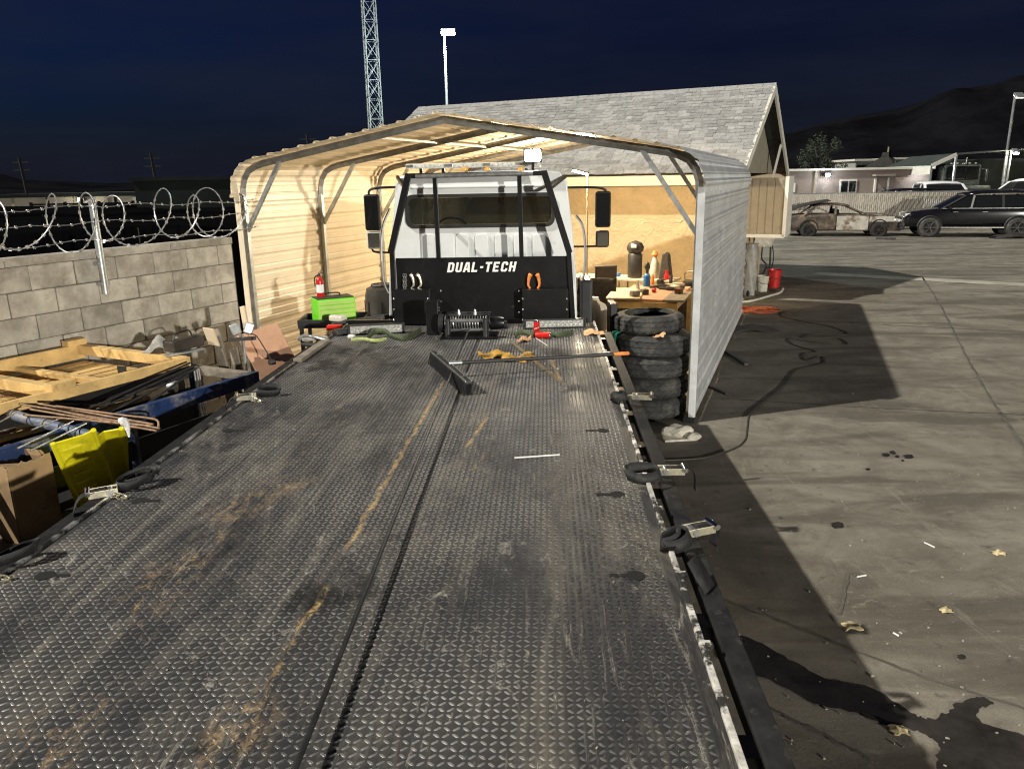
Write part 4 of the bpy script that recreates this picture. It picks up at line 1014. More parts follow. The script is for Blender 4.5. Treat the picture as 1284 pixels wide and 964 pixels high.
# hitch lump with handle, rag
hp = P(232, 437, CZ + .02); he = empty('hitch_coupler', hp, wang, 'black steel hitch coupler with handle resting on the crate corner', 'hitch coupler')
MB().box((0, 0, .05), (.36, .12, .10)).build('body', 'brown_plastic', he, bevel=.012)
MB().tube([(.18, 0, .05), (.30, -.02, .06), (.33, -.02, .06)], .026, 10).build('shaft', 'darksteel', he, smooth=True)
MB().lathe([(.035, 0), (.042, .015), (.035, .03)], (.34, -.02, .06), 12, 'X').build('collar', 'darksteel', he, smooth=True)
MB().tube(spline([(-.12, 0, .10), (-.08, 0, .15), (.06, 0, .16), (.1, 0, .10)], 5), .008, 6).build('handle', 'darksteel', he)
MB().box((-.02, -.0, -.075), (.09, .09, .17)).build('bracket', 'brown_plastic', he)
def crumple(name, c, sx, sy, sz, m, label, cat, seed=1, n=14, folds=5, parent=None, group=None):
    r = random.Random(seed); rows = []
    ph = [(r.uniform(.5, 2.2), r.uniform(0, 6.3), r.uniform(0, 6.3)) for _ in range(folds)]
    for i in range(n + 1):
        row = []
        for j in range(n + 1):
            u, v = i / n * 2 - 1, j / n * 2 - 1; k = max(0, 1 - (u * u + v * v) * .55)
            h = sum(math.sin(f * 4 * u * math.cos(a) + f * 4 * v * math.sin(a) + b_) for f, a, b_ in ph) / folds
            row.append((c[0] + sx * u * (1 + .15 * math.sin(5 * v + seed)), c[1] + sy * v * (1 + .2 * math.sin(4 * u + seed * 2)), c[2] + sz * max(0.02, k * (.55 + .6 * h))))
        rows.append(row)
    o = MB().grid(rows).build(name, m, parent, smooth=True, solid=.004)
    if label: tag(o, label, cat, group)
    return o
rg = P(203, 440, CZ + .0); crumple('rag', rg, .14, .12, .15, 'grey_cloth', 'crumpled grey rag lying on the crate frame', 'rag', 4)
o = MB().bar(P(160, 440, CZ - .1), P(205, 446, CZ - .05), .05, .012).build('scrap_lath', 'greywood'); tag(o, 'grey scrap lath lying on the crate boards', 'lath')
o = MB().bar(P(208, 446, CZ + .01), P(255, 437, CZ + .015), .07, .015).build('flat_bar', 'galv'); tag(o, 'flat grey steel bar resting on the crate near the hitch coupler', 'steel bar')
# ------------------------------------------------------------------ ratchet straps
def strap(loc, rz, label, seed, loop=(.12, .075), flat=False):
    r = random.Random(seed); e = empty('ratchet_strap', loc, rz, label, 'ratchet strap', 'ratchet straps along the deck rails')
    # coil of webbing standing on edge
    for k in range(1 if seed in (2, 3, 6) else 2):
        pts = []; ph = r.uniform(0, 6)
        for i in range(36):
            a = 2 * PI * i / 31 + ph * .2; rr = (1 - .24 * k - .006 * i) * (1 + .12 * math.sin(2 * a + ph) + .05 * math.sin(3 * a + ph * 2))
            pts.append(V(loop[0] * rr * math.cos(a) + .02 * k, loop[1] * rr * math.sin(a) - .01 * k, .034 + .016 * math.sin(a + seed + k) + .010))
        MB().ribbon(pts, (.020 - .03 * k, -.016, .050)).build('webbing_loop', 'webbing', e, solid=.003, smooth=True)
    # ratchet: side plates, spindle, handle
    b_ = V(-.15, -.10, .03)
    rt = MB().box(b_, (.13, .006, .035)).build('ratchet', 'zinc', e, bevel=.002)
    MB().box(b_ + V(0, .058, 0), (.13, .006, .035)).build('side_plate', 'zinc', rt, bevel=.002)
    MB().tube([b_ + V(-.065, -.012, .012), b_ + V(-.065, .072, .012)], .013, 10).build('handle', 'chrome', rt, smooth=True)
    MB().tube([b_ + V(.03, -.008, .0), b_ + V(.03, .066, .0)], .016, 12).build('spindle', 'steel', rt, smooth=True)
    # tail of webbing over the rail
    pts = [b_ + V(.02, .03, .014), b_ + V(-.05, .02, .012), b_ + V(-.10, .0, .0), b_ + V(-.13, -.03, -.05), b_ + V(-.14, -.06, -.14)]
    MB().ribbon(spline(pts, 6), (.0, .052, .0)).build('webbing_tail', 'webbing', e, solid=.004, smooth=True)
    pts = [b_ + V(-.02, .03, -.012), b_ + V(.05, -.0, -.005), b_ + V(.09, -.03, -.015), b_ + V(.10, -.05, -.025), b_ + V(.075, -.055, -.024)]
    MB().tube(spline(pts, 5), .0045, 6).build('hook', 'zinc', e, smooth=True)
    for k in range(3):
        c_ = b_ + V(.05 + .022 * k, -.015 - .014 * k, -.018)
        MB().tube([c_ + V(.02 * math.cos(a), .012 * math.sin(a) * (1 - k % 2), .012 * math.sin(a) * (k % 2)) for a in [j * PI / 4 for j in range(8)]], .003, 5, closed=True).build('chain_link', 'zinc', e)
    return e
def deckpt(px, py, dz=0.0): return P(px, py, DZ + dz)
def bedang(): return -TA
p = deckpt(172, 610); strap(p, R_(28), 'ratchet strap with rounded black webbing coil beside the yellow panel', 1, (.10, .07))
p = deckpt(24, 705); strap(p, R_(40), 'ratchet strap with upright black loop next to the cardboard box', 2, (.10, .045))
p = deckpt(806, 603); strap(p, R_(178), 'ratchet strap with open black webbing loop on the scraped deck edge', 3, (.085, .05))
p = deckpt(848, 688); strap(p, R_(200), 'ratchet strap with brassy buckle and long tail over the rub rail', 4, (.06, .04))
p = deckpt(776, 505); strap(p, R_(170), 'small bundled ratchet strap on the deck edge beside the tyre stack', 5, (.06, .045))
p = deckpt(338, 497); e = strap(p, R_(15), 'flat black ratchet strap on the rail beside the blue rack', 6, (.10, .03))
# second webbing tail draped down over the rub rail
pts = [P(868, 700, 1.20), P(880, 722, 1.17), P(893, 748, 1.08), P(903, 790, .92)]
o = MB().ribbon(spline(pts, 8), tfy * .07 + Vector((.05, 0, 0))).build('strap_tail', 'webbing', solid=.005, smooth=True); tag(o, 'black webbing tail hanging down outside the rub rail', 'strap')

# ------------------------------------------------------------------ push broom
b0, b1 = deckpt(543, 455), deckpt(588, 496); bc = (b0 + b1) / 2; bdir = (b1 - b0).normalized(); bl = (b1 - b0).length
br = empty('push_broom', bc, math.atan2(bdir.y, bdir.x), 'push broom with black bristles and long black handle lying across the deck', 'broom')
mb = MB(); r = random.Random(3)
MB().box((0, .0, .092), (bl, .045, .022)).build('head', 'black_plastic', br, bevel=.006)
for k in (-1, 1): MB().box((0, k * .021, .104), (bl, .007, .010)).build('head_rail', 'steel', br)
nb = 0
for i in range(110):
    for j in range(6):
        x = -bl / 2 + bl * (i + .5) / 110; y = -.020 + j * .008; dx, dy = r.uniform(-.006, .006), (j - 2.5) * .004 + r.uniform(-.004, .004) - .006
        mb.tube([(x, y, .085), (x + dx, y + dy * 1.4, .0)], .0022, 3, cap=False)
o = mb.build('bristle', 'black_plastic', br); o['kind'] = 'stuff'
hc = Vector((0, 0, .115)); tipw = P(789, 443, DZ + .10); tip = TF[br.name] @ tipw
dirh = (tip - hc).normalized()
MB().tube([hc, hc + dirh * .10], .016, 10).build('socket', 'galv', br, smooth=True)
MB().tube([hc + dirh * .08, tip - dirh * .12], .0135, 10).build('handle', 'black_plastic', br, smooth=True)
MB().tube([tip - dirh * .14, tip - dirh * .01, tip], [.015, .016, .009], 12).build('handle_tip', 'orange', br, smooth=True)
MB().tube([tip - dirh * .32, tip - dirh * .13], .0155, 10).build('grip', 'black_plastic', br, smooth=True)
for s in (-1, 1): MB().bar((s * bl * .36, 0, .10), (s * bl * .36 + .02, .04, .135), .012).build('brace_stub', 'steel', br)

# ------------------------------------------------------------------ gloves
def glove(px, py, rz, m, label, seed, scale=1.0, z=DZ):
    r = random.Random(seed); c = P(px, py, z)
    ol = [(-.05, -.11), (.045, -.115), (.05, -.02)]
    ol += [(.085, .0), (.105, .035), (.092, .05), (.07, .035), (.052, .03)]                      # thumb
    for k, (x, L) in enumerate(((.038, .085), (.013, .10), (-.013, .09), (-.037, .068))):
        ol += [(x + .011, .045 + .004 * k), (x + .011, .045 + L * .85), (x + .004, .045 + L), (x - .005, .045 + L), (x - .011, .045 + L * .85), (x - .0118, .047)]
    ol += [(-.052, .0)]
    me = MB().prism([(a * scale, b_ * scale) for a, b_ in ol], (0, 0, .012), (1, 0, 0), (0, 1, 0), .020)
    o = me.build('work_glove', m); bm = bmesh.new(); bm.from_mesh(o.data); bmesh.ops.triangulate(bm, faces=bm.faces); bmesh.ops.subdivide_edges(bm, edges=bm.edges, cuts=2, use_grid_fill=True)
    for v in bm.verts: v.co.z = max(.004, v.co.z * (1 + .5 * math.sin(v.co.x * 40 + seed)) + .014 * math.sin(v.co.y * 38 + seed * 2) + .010 * math.sin(v.co.x * 70 + v.co.y * 30))
    bmesh.ops.recalc_face_normals(bm, faces=bm.faces); bm.to_mesh(o.data); bm.free(); setsmooth(o, 60)
    o.location = c; o.rotation_euler = (0, 0, rz); tag(o, label, 'glove'); return o
glove(622, 448, R_(100), 'leather', 'yellow leather work glove on the deck nearer the winch', 1, 1.05)
glove(648, 452, R_(-75), 'leather', 'yellow leather work glove with fingers spread under the broom handle', 2, 1.1)
glove(658, 428, R_(150), 'skinorange', 'crumpled pale orange glove beside the red cans', 3, .62)
glove(744, 420, R_(-80), 'skinorange', 'pale orange glove at the front edge of the deck', 4, .8)
# ------------------------------------------------------------------ cans
def can(loc, rot, label):
    e = empty('drink_can', loc, 0, label, 'can', 'red drink cans on the deck'); e.rotation_euler = rot
    MB().lathe([(.022, .0), (.026, .004), (.030, .012), (.030, .140)], (0, 0, 0), 20).build('body', 'red', e, smooth=True)
    MB().lathe([(.030, .140), (.026, .150), (.0265, .153), (.024, .152), (.0235, .148), (0, .148)], (0, 0, 0), 20).build('lid', 'chrome', e, smooth=True)
    for a0, z0_, z1_ in ((-1.9, .075, .09), (-1.2, .082, .095), (-2.5, .068, .08), (.6, .075, .09), (1.4, .082, .095)):
        MB().sheet([(.0304 * math.cos(a0 + k * .1), .0304 * math.sin(a0 + k * .1), z0_ + .004 * math.sin(k * 2)) for k in range(6)], (0, 0, z1_ - z0_ - .006)).build('script_mark', 'decal_white', e)
    MB().box((0, .006, .1535), (.010, .020, .0015)).build('tab', 'steel', e)
    return e
can(deckpt(673, 421), (0, 0, 0), 'red drink can standing upright on the deck')
can(deckpt(671, 424) + V(0, 0, .0305), (PI / 2, 0, R_(82)), 'red drink can lying on its side beside the upright can')
for nm, a, b_, lb in (('white_straw', (645, 574), (702, 570), 'thin white stick lying alone on the tread plate'), ('white_stick', (672, 424), (686, 433), 'short white stick in front of the lying can')):
    o = MB().tube([deckpt(*a, .007), deckpt(*b_, .007)], .0045, 6).build(nm, 'white_plastic'); tag(o, lb, 'stick')
# ------------------------------------------------------------------ LED light bars, straps, junk along the headboard
mat('led', (.48, .49, .46), .25, .3, .35, 60)
def ledbar(a, b_, h, label):
    A_, B2 = deckpt(*a), deckpt(*b_); d_ = (B2 - A_); L = d_.length; e = empty('led_light_bar', (A_ + B2) / 2, math.atan2(d_.y, d_.x), label, 'light bar')
    MB().box((0, .03, h / 2 + .003), (L, .06, h)).build('housing', 'black_plastic', e, bevel=.006)
    ln = MB().box((0, -.002, h / 2 + .004), (L * .95, .008, h * .72)).build('lens', 'led', e, bevel=.002)
    n = int(L / .045)
    for i in range(n): MB().lathe([(.013, 0), (.015, .004), (0, .002)], (-L * .46 + L * .92 * (i + .5) / n, -.006, h / 2 + .004), 8, rot=Matrix.Rotation(PI / 2, 3, 'X')).build('reflector', 'led', ln)
    for s in (-1, 1): MB().box((s * (L / 2 + .008), .03, h / 2), (.014, .05, h + .006)).build('end_cap', 'black_plastic', e, bevel=.004)
ledbar((438, 421), (506, 418), .10, 'grey LED light bar lying left of the control box')
ledbar((658, 413), (733, 411), .09, 'grey LED light bar lying behind the red cans')
def strapband(pix, w, m, label, nm='green_strap', z=.03):
    pts = spline([P(x, y, DZ + zz) for x, y, zz in pix], 7); o = MB().ribbon(pts, (0, .01, w)).build(nm, m, solid=.005, smooth=True); tag(o, label, 'strap'); return o
mat('lime_dull', (.30, .36, .12), .6, 0, .25, 30)
strapband([(460, 424, .03), (470, 416, .06), (482, 415, .07), (490, 420, .04), (505, 424, .03), (520, 418, .03), (528, 413, .03)], .05, 'olive', 'dark olive strap curling along the front of the deck by the left light bar')
strapband([(440, 426, .03), (455, 425, .035), (470, 427, .03), (485, 425, .03)], .03, 'lime_dull', 'lime green strap under the olive strap', 'lime_strap')
strapband([(646, 420, .03), (655, 416, .05), (668, 420, .03), (685, 417, .03), (700, 420, .03), (718, 416, .03)], .05, 'olive', 'olive strap winding between the red cans and the right light bar')
# wooden board and grey pipe at the corner of the deck
o = MB().bar(deckpt(373, 452, .018), deckpt(409, 427, .018), .075, .03).build('wood_board', 'greywood', bevel=.003); tag(o, 'bare wooden board on the left rail at the front corner', 'board')
o = MB().tube(spline([P(375, 426, 1.20), P(380, 421, 1.22), P(392, 422, 1.20), P(410, 427, 1.17)], 5), .016, 10).build('grey_pipe', 'galv', smooth=True); tag(o, 'bent grey pipe at the corner of the deck', 'pipe')
# black tool cart with the green tool box
tc0 = P(408, 400, 1.12); cart = empty('tool_cart', V(-2.02, 8.75, 0), -TA + .1, 'black tool cart beside the deck carrying the green tool box', 'tool cart')
MB().box((0, 0, 1.05), (.74, .5, .025)).build('shelf', 'black_plastic', cart)
for x in (-.36, .36): MB().box((x, 0, 1.095), (.03, .5, .07)).build('tray_edge', 'black_plastic', cart, bevel=.006)
for y in (-.24, .24): MB().box((0, y, 1.095), (.74, .03, .07)).build('tray_edge', 'black_plastic', cart, bevel=.006)
MB().box((0, 0, .35), (.72, .48, .03)).build('lower_shelf', 'black_plastic', cart)
for x in (-.34, .34):
    for y in (-.22, .22): MB().box((x, y, .53), (.04, .04, 1.04)).build('leg', 'black_plastic', cart)
for x in (-.31, .31):
    for y in (-.22, .22): MB().lathe([(.03, -.015), (.045, -.01), (.045, .01), (.03, .015)], (x + .03, y, .045), 12, 'X').build('caster', 'rubber', cart)
tb = empty('tool_box', V(-2.02, 8.72, 1.07), R_(28), 'bright green tool box with drawers under the fire extinguisher', 'tool box')
MB().box((0, 0, .14), (.44, .26, .28)).build('case', 'green', tb, bevel=.008)
for k in range(5):
    d_ = MB().box((0, -.134, .04 + k * .05), (.41, .012, .042)).build('drawer', 'lime', tb, bevel=.003)
    MB().box((0, -.143, .055 + k * .05), (.36, .008, .008)).build('drawer_pull', 'lime', d_)
MB().box((0, 0, .285), (.42, .25, .012)).build('lid', 'black_plastic', tb, bevel=.004)
MB().tube(spline([(-.1, .06, .288), (-.08, .06, .32), (.08, .06, .32), (.1, .06, .288)], 4), .009, 6).build('handle', 'black_plastic', tb)
fe = empty('fire_extinguisher', tb.location + V(-.13, -.02, .29), .4, 'small red fire extinguisher standing on the green tool box', 'extinguisher')
MB().lathe([(.038, 0), (.042, .01), (.042, .17), (.036, .20), (.018, .22), (.018, .235)], (0, 0, 0), 18).build('cylinder', 'red', fe, smooth=True)
MB().lathe([(.0424, .05), (.0424, .14)], (0, 0, 0), 18).build('label_sleeve', 'decal_white', fe, smooth=True)
MB().lathe([(.016, .235), (.018, .25), (.012, .262)], (0, 0, 0), 10).build('valve', 'black_plastic', fe)
MB().bar((-.01, 0, .26), (.05, 0, .275), .014, .008).build('lever', 'black_plastic', fe); MB().bar((-.01, 0, .27), (.045, 0, .295), .014, .006).build('lever', 'black_plastic', fe)
MB().tube(spline([(-.015, 0, .245), (-.05, 0, .22), (-.055, 0, .12)], 5), .007, 6).build('hose', 'black_plastic', fe)
# odds and ends on the cart corner and the deck corner
for i, (px, py, z, s, m, nm, lb) in enumerate([
    (424, 402, 1.16, (.20, .10, .07), 'dirty_white', 'pale_case', 'pale plastic case lying in front of the green tool box'),
    (420, 412, 1.16, (.16, .09, .05), 'red', 'red_pouch', 'small red pouch under the pale case'),
    (432, 418, 1.16, (.22, .12, .06), 'black_plastic', 'black_drill_case', 'black tool case in front of the red pouch'),
    (441, 424, 1.16, (.07, .05, .045), 'white_plastic', 'white_block', 'small white block beside the black tool case'),
    (395, 425, 1.16, (.24, .09, .03), 'grey_cloth', 'grey_tool_roll', 'grey tool roll at the left corner of the deck'),
    (390, 433, 1.16, (.20, .08, .03), 'black_plastic', 'black_bracket', 'flat black bracket at the left corner of the deck')]):
    o = MB().box(P(px, py, z) + V(0, 0, s[2] / 2 - .01), s, .3 * ((i * 7) % 5 - 2)).build(nm, m, bevel=min(s) * .3, seg=3); tag(o, lb, nm.split('_')[-1])
o = MB().box((0, 0, 0), (.62, .07, .05)).build('black_channel', 'black_plastic', bevel=.008); o.location = P(452, 402, 1.17); o.rotation_euler = (0, R_(-6), R_(14)); tag(o, 'black plastic channel leaning between tool cart and cab', 'channel')
# tall dark barrel beside the cab
bp = V(-1.55, 9.35, 0); e = empty('plastic_barrel', bp, 0, 'tall dark brown plastic barrel between the cab and the carport wall', 'barrel')
mat('brown_plastic', (.05, .042, .034), .55, 0, .3, 6, .1, 20)
MB().lathe([(.20, 0), (.22, .05), (.22, .5), (.23, .52), (.22, .54), (.22, 1.28), (.20, 1.36), (.12, 1.40), (.0, 1.41)], (0, 0, 0), 20).build('body', 'brown_plastic', e, smooth=True)
for k in range(8):
    a = k * PI / 4; MB().tube([(.222 * math.cos(a), .222 * math.sin(a), .6), (.222 * math.cos(a), .222 * math.sin(a), 1.22)], .012, 6).build('rib', 'brown_plastic', e)
MB().tube([(.13 * math.cos(a), .13 * math.sin(a), 1.40) for a in [k * PI / 8 for k in range(16)]], .015, 6, closed=True).build('rim', 'brown_plastic', e)
# ------------------------------------------------------------------ tyre stack
def tyre(loc, R, w, label, rz, m='rubber', ri=.26, tilt=0):
    e = empty('truck_tyre', loc, rz, label, 'tyre', 'stacked tyres by the carport post'); e.rotation_euler = (tilt, tilt * .6, rz)
    prof = [(ri + .005, .02), (ri, .035), (ri + .03, .005), (R - .09, .0), (R - .05, .008), (R - .02, .026)]
    g_ = [.018, .062, .066, .074, .078, .5 * w - .006, .5 * w + .006]
    tr = [(R, .045), (R, w * .22), (R - .011, w * .23), (R - .011, w * .27), (R, w * .28), (R, w * .47), (R - .011, w * .475), (R - .011, w * .525), (R, w * .53), (R, w * .72), (R - .011, w * .73), (R - .011, w * .77), (R, w * .78), (R, w - .045)]
    top = [(R - .02, w - .026), (R - .05, w - .008), (R - .09, w), (ri + .03, w - .005), (ri, w - .035), (ri + .005, w - .02), (ri + .02, w - .05), (R - .05, w - .04), (R - .035, w / 2), (R - .05, .04), (ri + .02, .05)]
    full = prof + tr + top; n = 90; mb = MB(); nn = len(full)
    for i, (rr, z) in enumerate(full):
        for j in range(n):
            a = 2 * PI * j / n; r2 = rr; zz = z
            if len(prof) <= i < len(prof) + len(tr) and rr > R - .005 and (j + i // 4) % 3 == 0: r2 -= .007
            if len(prof) <= i < len(prof) + len(tr) and 0 < i - len(prof) < len(tr) - 1: zz += .006 * (1 if j % 3 else -1)
            mb.v.append((r2 * math.cos(a), r2 * math.sin(a), zz))
    for i in range(nn):
        for j in range(n): mb.f.append((i * n + j, i * n + (j + 1) % n, ((i + 1) % nn) * n + (j + 1) % n, ((i + 1) % nn) * n + j))
    o = mb.build('tread_casing', m, e, smooth=False); setsmooth(o, 25)
    for rr, zz in ((R - .12, w + .0005),):
        MB().tube([(rr * math.cos(a), rr * math.sin(a), zz - .002) for a in [k * PI / 20 for k in range(40)]], .004, 4, closed=True).build('sidewall_ring', m, e)
    return e
TX, TYY = 1.565, 8.50
zt = 0.0
for k, (R, w, lb, dx, dy) in enumerate([(.425, .235, 'lowest black truck tyre of the stack by the carport post', 0, 0), (.43, .235, 'second truck tyre from the ground in the stack', .02, .015), (.435, .24, 'third truck tyre from the ground in the stack', -.005, -.01), (.44, .245, 'truck tyre with green strap and glove, under the topmost tyre', .015, .01), (.385, .21, 'smaller worn tyre on top of the stack', -.02, .02)]):
    tyre(V(TX + dx, TYY + dy, zt), R, w, lb, k * 1.1, 'rubber', .27 if k < 4 else .235, 0 if k < 4 else .02); zt += w - .004
tz = zt - .205
# green cloth strap and small glove on the tyres
pts = [V(TX - .36, TYY - .10, tz + .02), V(TX - .42, TYY - .14, tz + .01), V(TX - .44, TYY - .15, tz - .06), V(TX - .45, TYY - .16, tz - .18), V(TX - .44, TYY - .18, tz - .26)]
o = MB().ribbon(spline(pts, 6), (.05, -.09, .0)).build('green_webbing', 'greencloth', solid=.005, smooth=True); tag(o, 'green webbing strap hanging over the side of the tyre stack', 'strap')
g5 = glove(815, 410, R_(-60), 'skinorange', 'small tan glove lying on the second tyre from the top', 6, .55, tz); g5.location = V(TX + .02, TYY - .40, tz + .005)
# dark plate standing between deck and tyres
o = MB().box(V(1.16, 8.72, .62), (.08, .30, 1.24)).build('black_post', 'black_plastic', bevel=.01); tag(o, 'dark steel post standing between the deck corner and the tyres', 'post')
# clear plastic jug
mat('milky', (.52, .46, .36), .3, 0, .1, 5)
o = MB().lathe([(.10, 0), (.15, .02), (.17, .10), (.17, .24), (.13, .33), (.06, .37), (.04, .42), (.0, .42)], V(1.02, 9.25, .80), 20).build('plastic_jug', 'milky', smooth=True); tag(o, 'milky plastic jug on a crate behind the deck corner', 'jug')
o = MB().box(V(1.02, 9.25, .40), (.42, .40, .80)).build('storage_crate', 'fascia', bevel=.02); tag(o, 'cream storage box under the milky plastic jug', 'storage box')
# concrete lump and foam at the carport foot
def lump(name, c, s, m, label, cat, seed):
    r = random.Random(seed); bm = bmesh.new(); bmesh.ops.create_icosphere(bm, subdivisions=3, radius=1)
    for v in bm.verts:
        n_ = 1 + .16 * math.sin(v.co.x * 5 + seed) * math.cos(v.co.y * 4 + seed * 2) + r.uniform(-.05, .05)
        v.co = Vector((v.co.x * s[0] * n_, v.co.y * s[1] * n_, max(-.9, v.co.z) * s[2] * n_))
    me = bpy.data.meshes.new(name); bm.to_mesh(me); bm.free(); me.materials.append(MATS[m]); o = bpy.data.objects.new(name, me); col.objects.link(o); o.location = c; tag(o, label, cat); return o
lump('concrete_lump', P(850, 541, .05), (.17, .10, .07), 'dirty_white', 'broken pale concrete lump at the foot of the carport post', 'concrete lump', 2)
lump('foam_scrap', P(868, 547, .03), (.09, .07, .04), 'dirty_white', 'small pale scrap beside the concrete lump', 'scrap', 5)
o = MB().box(P(852, 550, .012), (.34, .12, .022), .1).build('broken_tile', 'dirty_white', bevel=.006); tag(o, 'flat pale broken slab under the concrete lump', 'slab')
# ------------------------------------------------------------------ workbench and its things
def HW(px, py, z): return P(px, py, z)
bz = .86
wb_a, wb_b, wb_c, wb_d = HW(772, 377, bz), HW(856, 375, bz), HW(848, 357, bz), HW(800, 358, bz)
wbc = (wb_a + wb_b + wb_c + wb_d) / 4
bench = empty('work_bench', V(wbc.x, wbc.y, 0), -CA, 'brown topped work bench under the carport behind the tyres', 'bench')
MB().box((0, 0, bz - .02), (.95, 1.55, .04)).build('top', 'plywood', bench, bevel=.004)
for x in (-.46, .46):
    for y in (-.8, .8): MB().box((x, y, bz / 2 - .02), (.07, .07, bz - .04)).build('leg', 'pine', bench)
for y in (-.8, .8): MB().box((0, y, bz - .09), (.9, .05, .10)).build('apron', 'pine', bench)
for x in (-.46, .46): MB().box((x, 0, bz - .09), (.05, 1.55, .10)).build('apron', 'pine', bench)
o = MB().box((0, 0, 0), (.5, 1.1, .022)).build('plywood_sheet', 'fascia'); o.location = HW(785, 368, bz + .014); o.rotation_euler = (0, 0, -CA + .12); tag(o, 'pale plywood sheet lying on the left of the work bench', 'plywood sheet')
o = MB().box((0, 0, 0), (.3, .9, .03)).build('timber_offcut', 'greywood', bevel=.004); o.location = HW(850, 372, bz + .016); o.rotation_euler = (0, 0, -CA); tag(o, 'timber offcut lying along the right side of the bench', 'timber')
def onb(px, py, z=bz): return P(px, py, z)
def bottle(nm, c, prof, m, label, cat, cap=None):
    e = empty(nm, c, 0, label, cat); MB().lathe(prof, (0, 0, 0), 16).build('body', m, e, smooth=True)
    if cap: MB().lathe(cap[0], (0, 0, 0), 12).build('cap', cap[1], e, smooth=True)
    return e
bottle('gas_canister', onb(811, 359), [(.05, 0), (.06, .01), (.06, .16), (.05, .19), (.025, .21), (.025, .22)], 'blue_can', 'blue gas canister with black torch head on the bench', 'canister', ([(.022, .22), (.024, .27), (.05, .31), (.045, .36), (.015, .40), (0, .40)], 'black_plastic'))
bottle('red_bottle', onb(836, 355), [(.05, 0), (.052, .01), (.052, .13), (.035, .16), (.03, .19)], 'red', 'short red bottle on the bench beside the blue canister', 'bottle', ([(.035, .19), (.035, .22), (0, .22)], 'red'))
# folding table further back with stuff
ft = V(2.0, 13.6, 0); tbl = empty('folding_table', ft, -HT, 'folding table standing against the stucco wall', 'table'); tzf = .92
MB().box((0, 0, tzf - .02), (1.9, .6, .04)).build('top', 'fascia', tbl, bevel=.006)
for x in (-.85, 0, .85):
    for y in (-.25, .25): MB().tube([(x, y, 0), (x, y, tzf - .04)], .016, 8).build('leg', 'galv', tbl)
def ont(x, y=0.0, z=tzf): return ft + hu * x + hv * y + V(0, 0, z)
e = empty('jump_starter', ont(.22, -.05), -HT, 'tall black cylinder with a black cap helmet on the folding table', 'canister')
MB().lathe([(.12, 0), (.125, .01), (.125, .40), (.11, .42)], (0, 0, 0), 18).build('body', 'black_plastic', e, smooth=True)
MB().lathe([(.10, .42), (.14, .47), (.15, .53), (.11, .60), (.0, .64)], (0, 0, 0), 18).build('helmet', 'black_plastic', e, smooth=True)
MB().box((.02, -.14, .55), (.09, .02, .06)).build('visor', 'clearlens', e, bevel=.008)
bottle('spray_bottle', ont(.55, .02), [(.06, 0), (.08, .02), (.09, .22), (.05, .30), (.03, .36)], 'dirty_white', 'pale spray bottle with orange top on the folding table', 'bottle', ([(.035, .36), (.06, .40), (.03, .46), (0, .46)], 'orange'))
o = MB().prism([(-.11, 0), (.11, 0), (.05, .42), (.0, .46), (-.06, .42)], ont(.78, .0), hu, Z, .16).build('black_bag', 'chair_cloth', bevel=.02, seg=3); tag(o, 'tall pointed black bag on the folding table', 'bag')
e = empty('crate_tool_box', ont(1.28, .0, .62), -HT, 'black tool case with tan handle beside the folding table', 'tool case')
MB().box((0, 0, .13), (.42, .25, .26)).build('case', 'black_plastic', e, bevel=.015); MB().box((0, -.0, .265), (.40, .24, .03)).build('lid', 'brown_plastic', e, bevel=.008)
MB().tube(spline([(-.18, 0, .28), (-.17, 0, .42), (.17, 0, .42), (.18, 0, .28)], 5), .014, 8).build('handle', 'fascia', e)
o = MB().box(ont(1.28, .0, .30), (.5, .4, .62), -HT).build('wooden_stool', 'brown_plastic', bevel=.01); tag(o, 'dark wooden block under the black tool case', 'block')
o = MB().lathe([(.035, 0), (.038, .01), (.038, .14), (.02, .19), (.014, .22)], ont(-.92, -.1), 12).build('green_bottle', 'greencloth', smooth=True); tag(o, 'green plastic bottle on the folding table behind the chair', 'bottle')
MATS['greencloth'].node_tree.nodes['Principled BSDF'].inputs['Specular IOR Level'].default_value = .4
o = MB().box(ont(-.15, .0, tzf + .03), (.16, .12, .06), -HT).build('blue_box', 'blue_can', bevel=.008); tag(o, 'small blue box on the folding table', 'box')
crumple('black_jacket', ont(-.45, -.42, .0), .24, .2, .5, 'chair_cloth', 'bundled dark jacket under the folding table', 'jacket', 9)
crumple('white_cloth', ont(.15, -.62, .60), .20, .14, .12, 'white_plastic', 'white cloth bundled under the folding table edge', 'cloth', 12)
o = MB().box(ont(.1, -.6, .29), (.55, .4, .62), -HT).build('dark_carton', 'black_plastic', bevel=.01); tag(o, 'dark carton on the ground under the folding table', 'carton')
def pile(name, px, py, z, label, cat, parts, seed):
    for i in range(parts):
        pass
for i, (px, py, L, a, m, lb) in enumerate([(826, 359, .35, .5, 'black_plastic', 'black angle grinder lying on the bench'), (838, 362, .3, -.4, 'darksteel', 'dark steel spanner lying on the bench'), (845, 357, .36, .2, 'dirty_white', 'pale rolled cloth on the right of the bench'), (820, 364, .16, 1.2, 'red', 'red handled pliers lying mid bench'), (853, 361, .28, .9, 'chair_cloth', 'dark tool pouch at the right end of the bench')]):
    c_ = onb(px, py, bz + .03); d_ = Vector((math.cos(a), math.sin(a), 0)); o = MB().tube([c_ - d_ * L / 2, c_ - d_ * L * .1, c_, c_ + d_ * L * .3, c_ + d_ * L / 2], [.02, .024, .038, .03, .018], 8).build('bench_tool', m, smooth=True); tag(o, lb, 'tool')
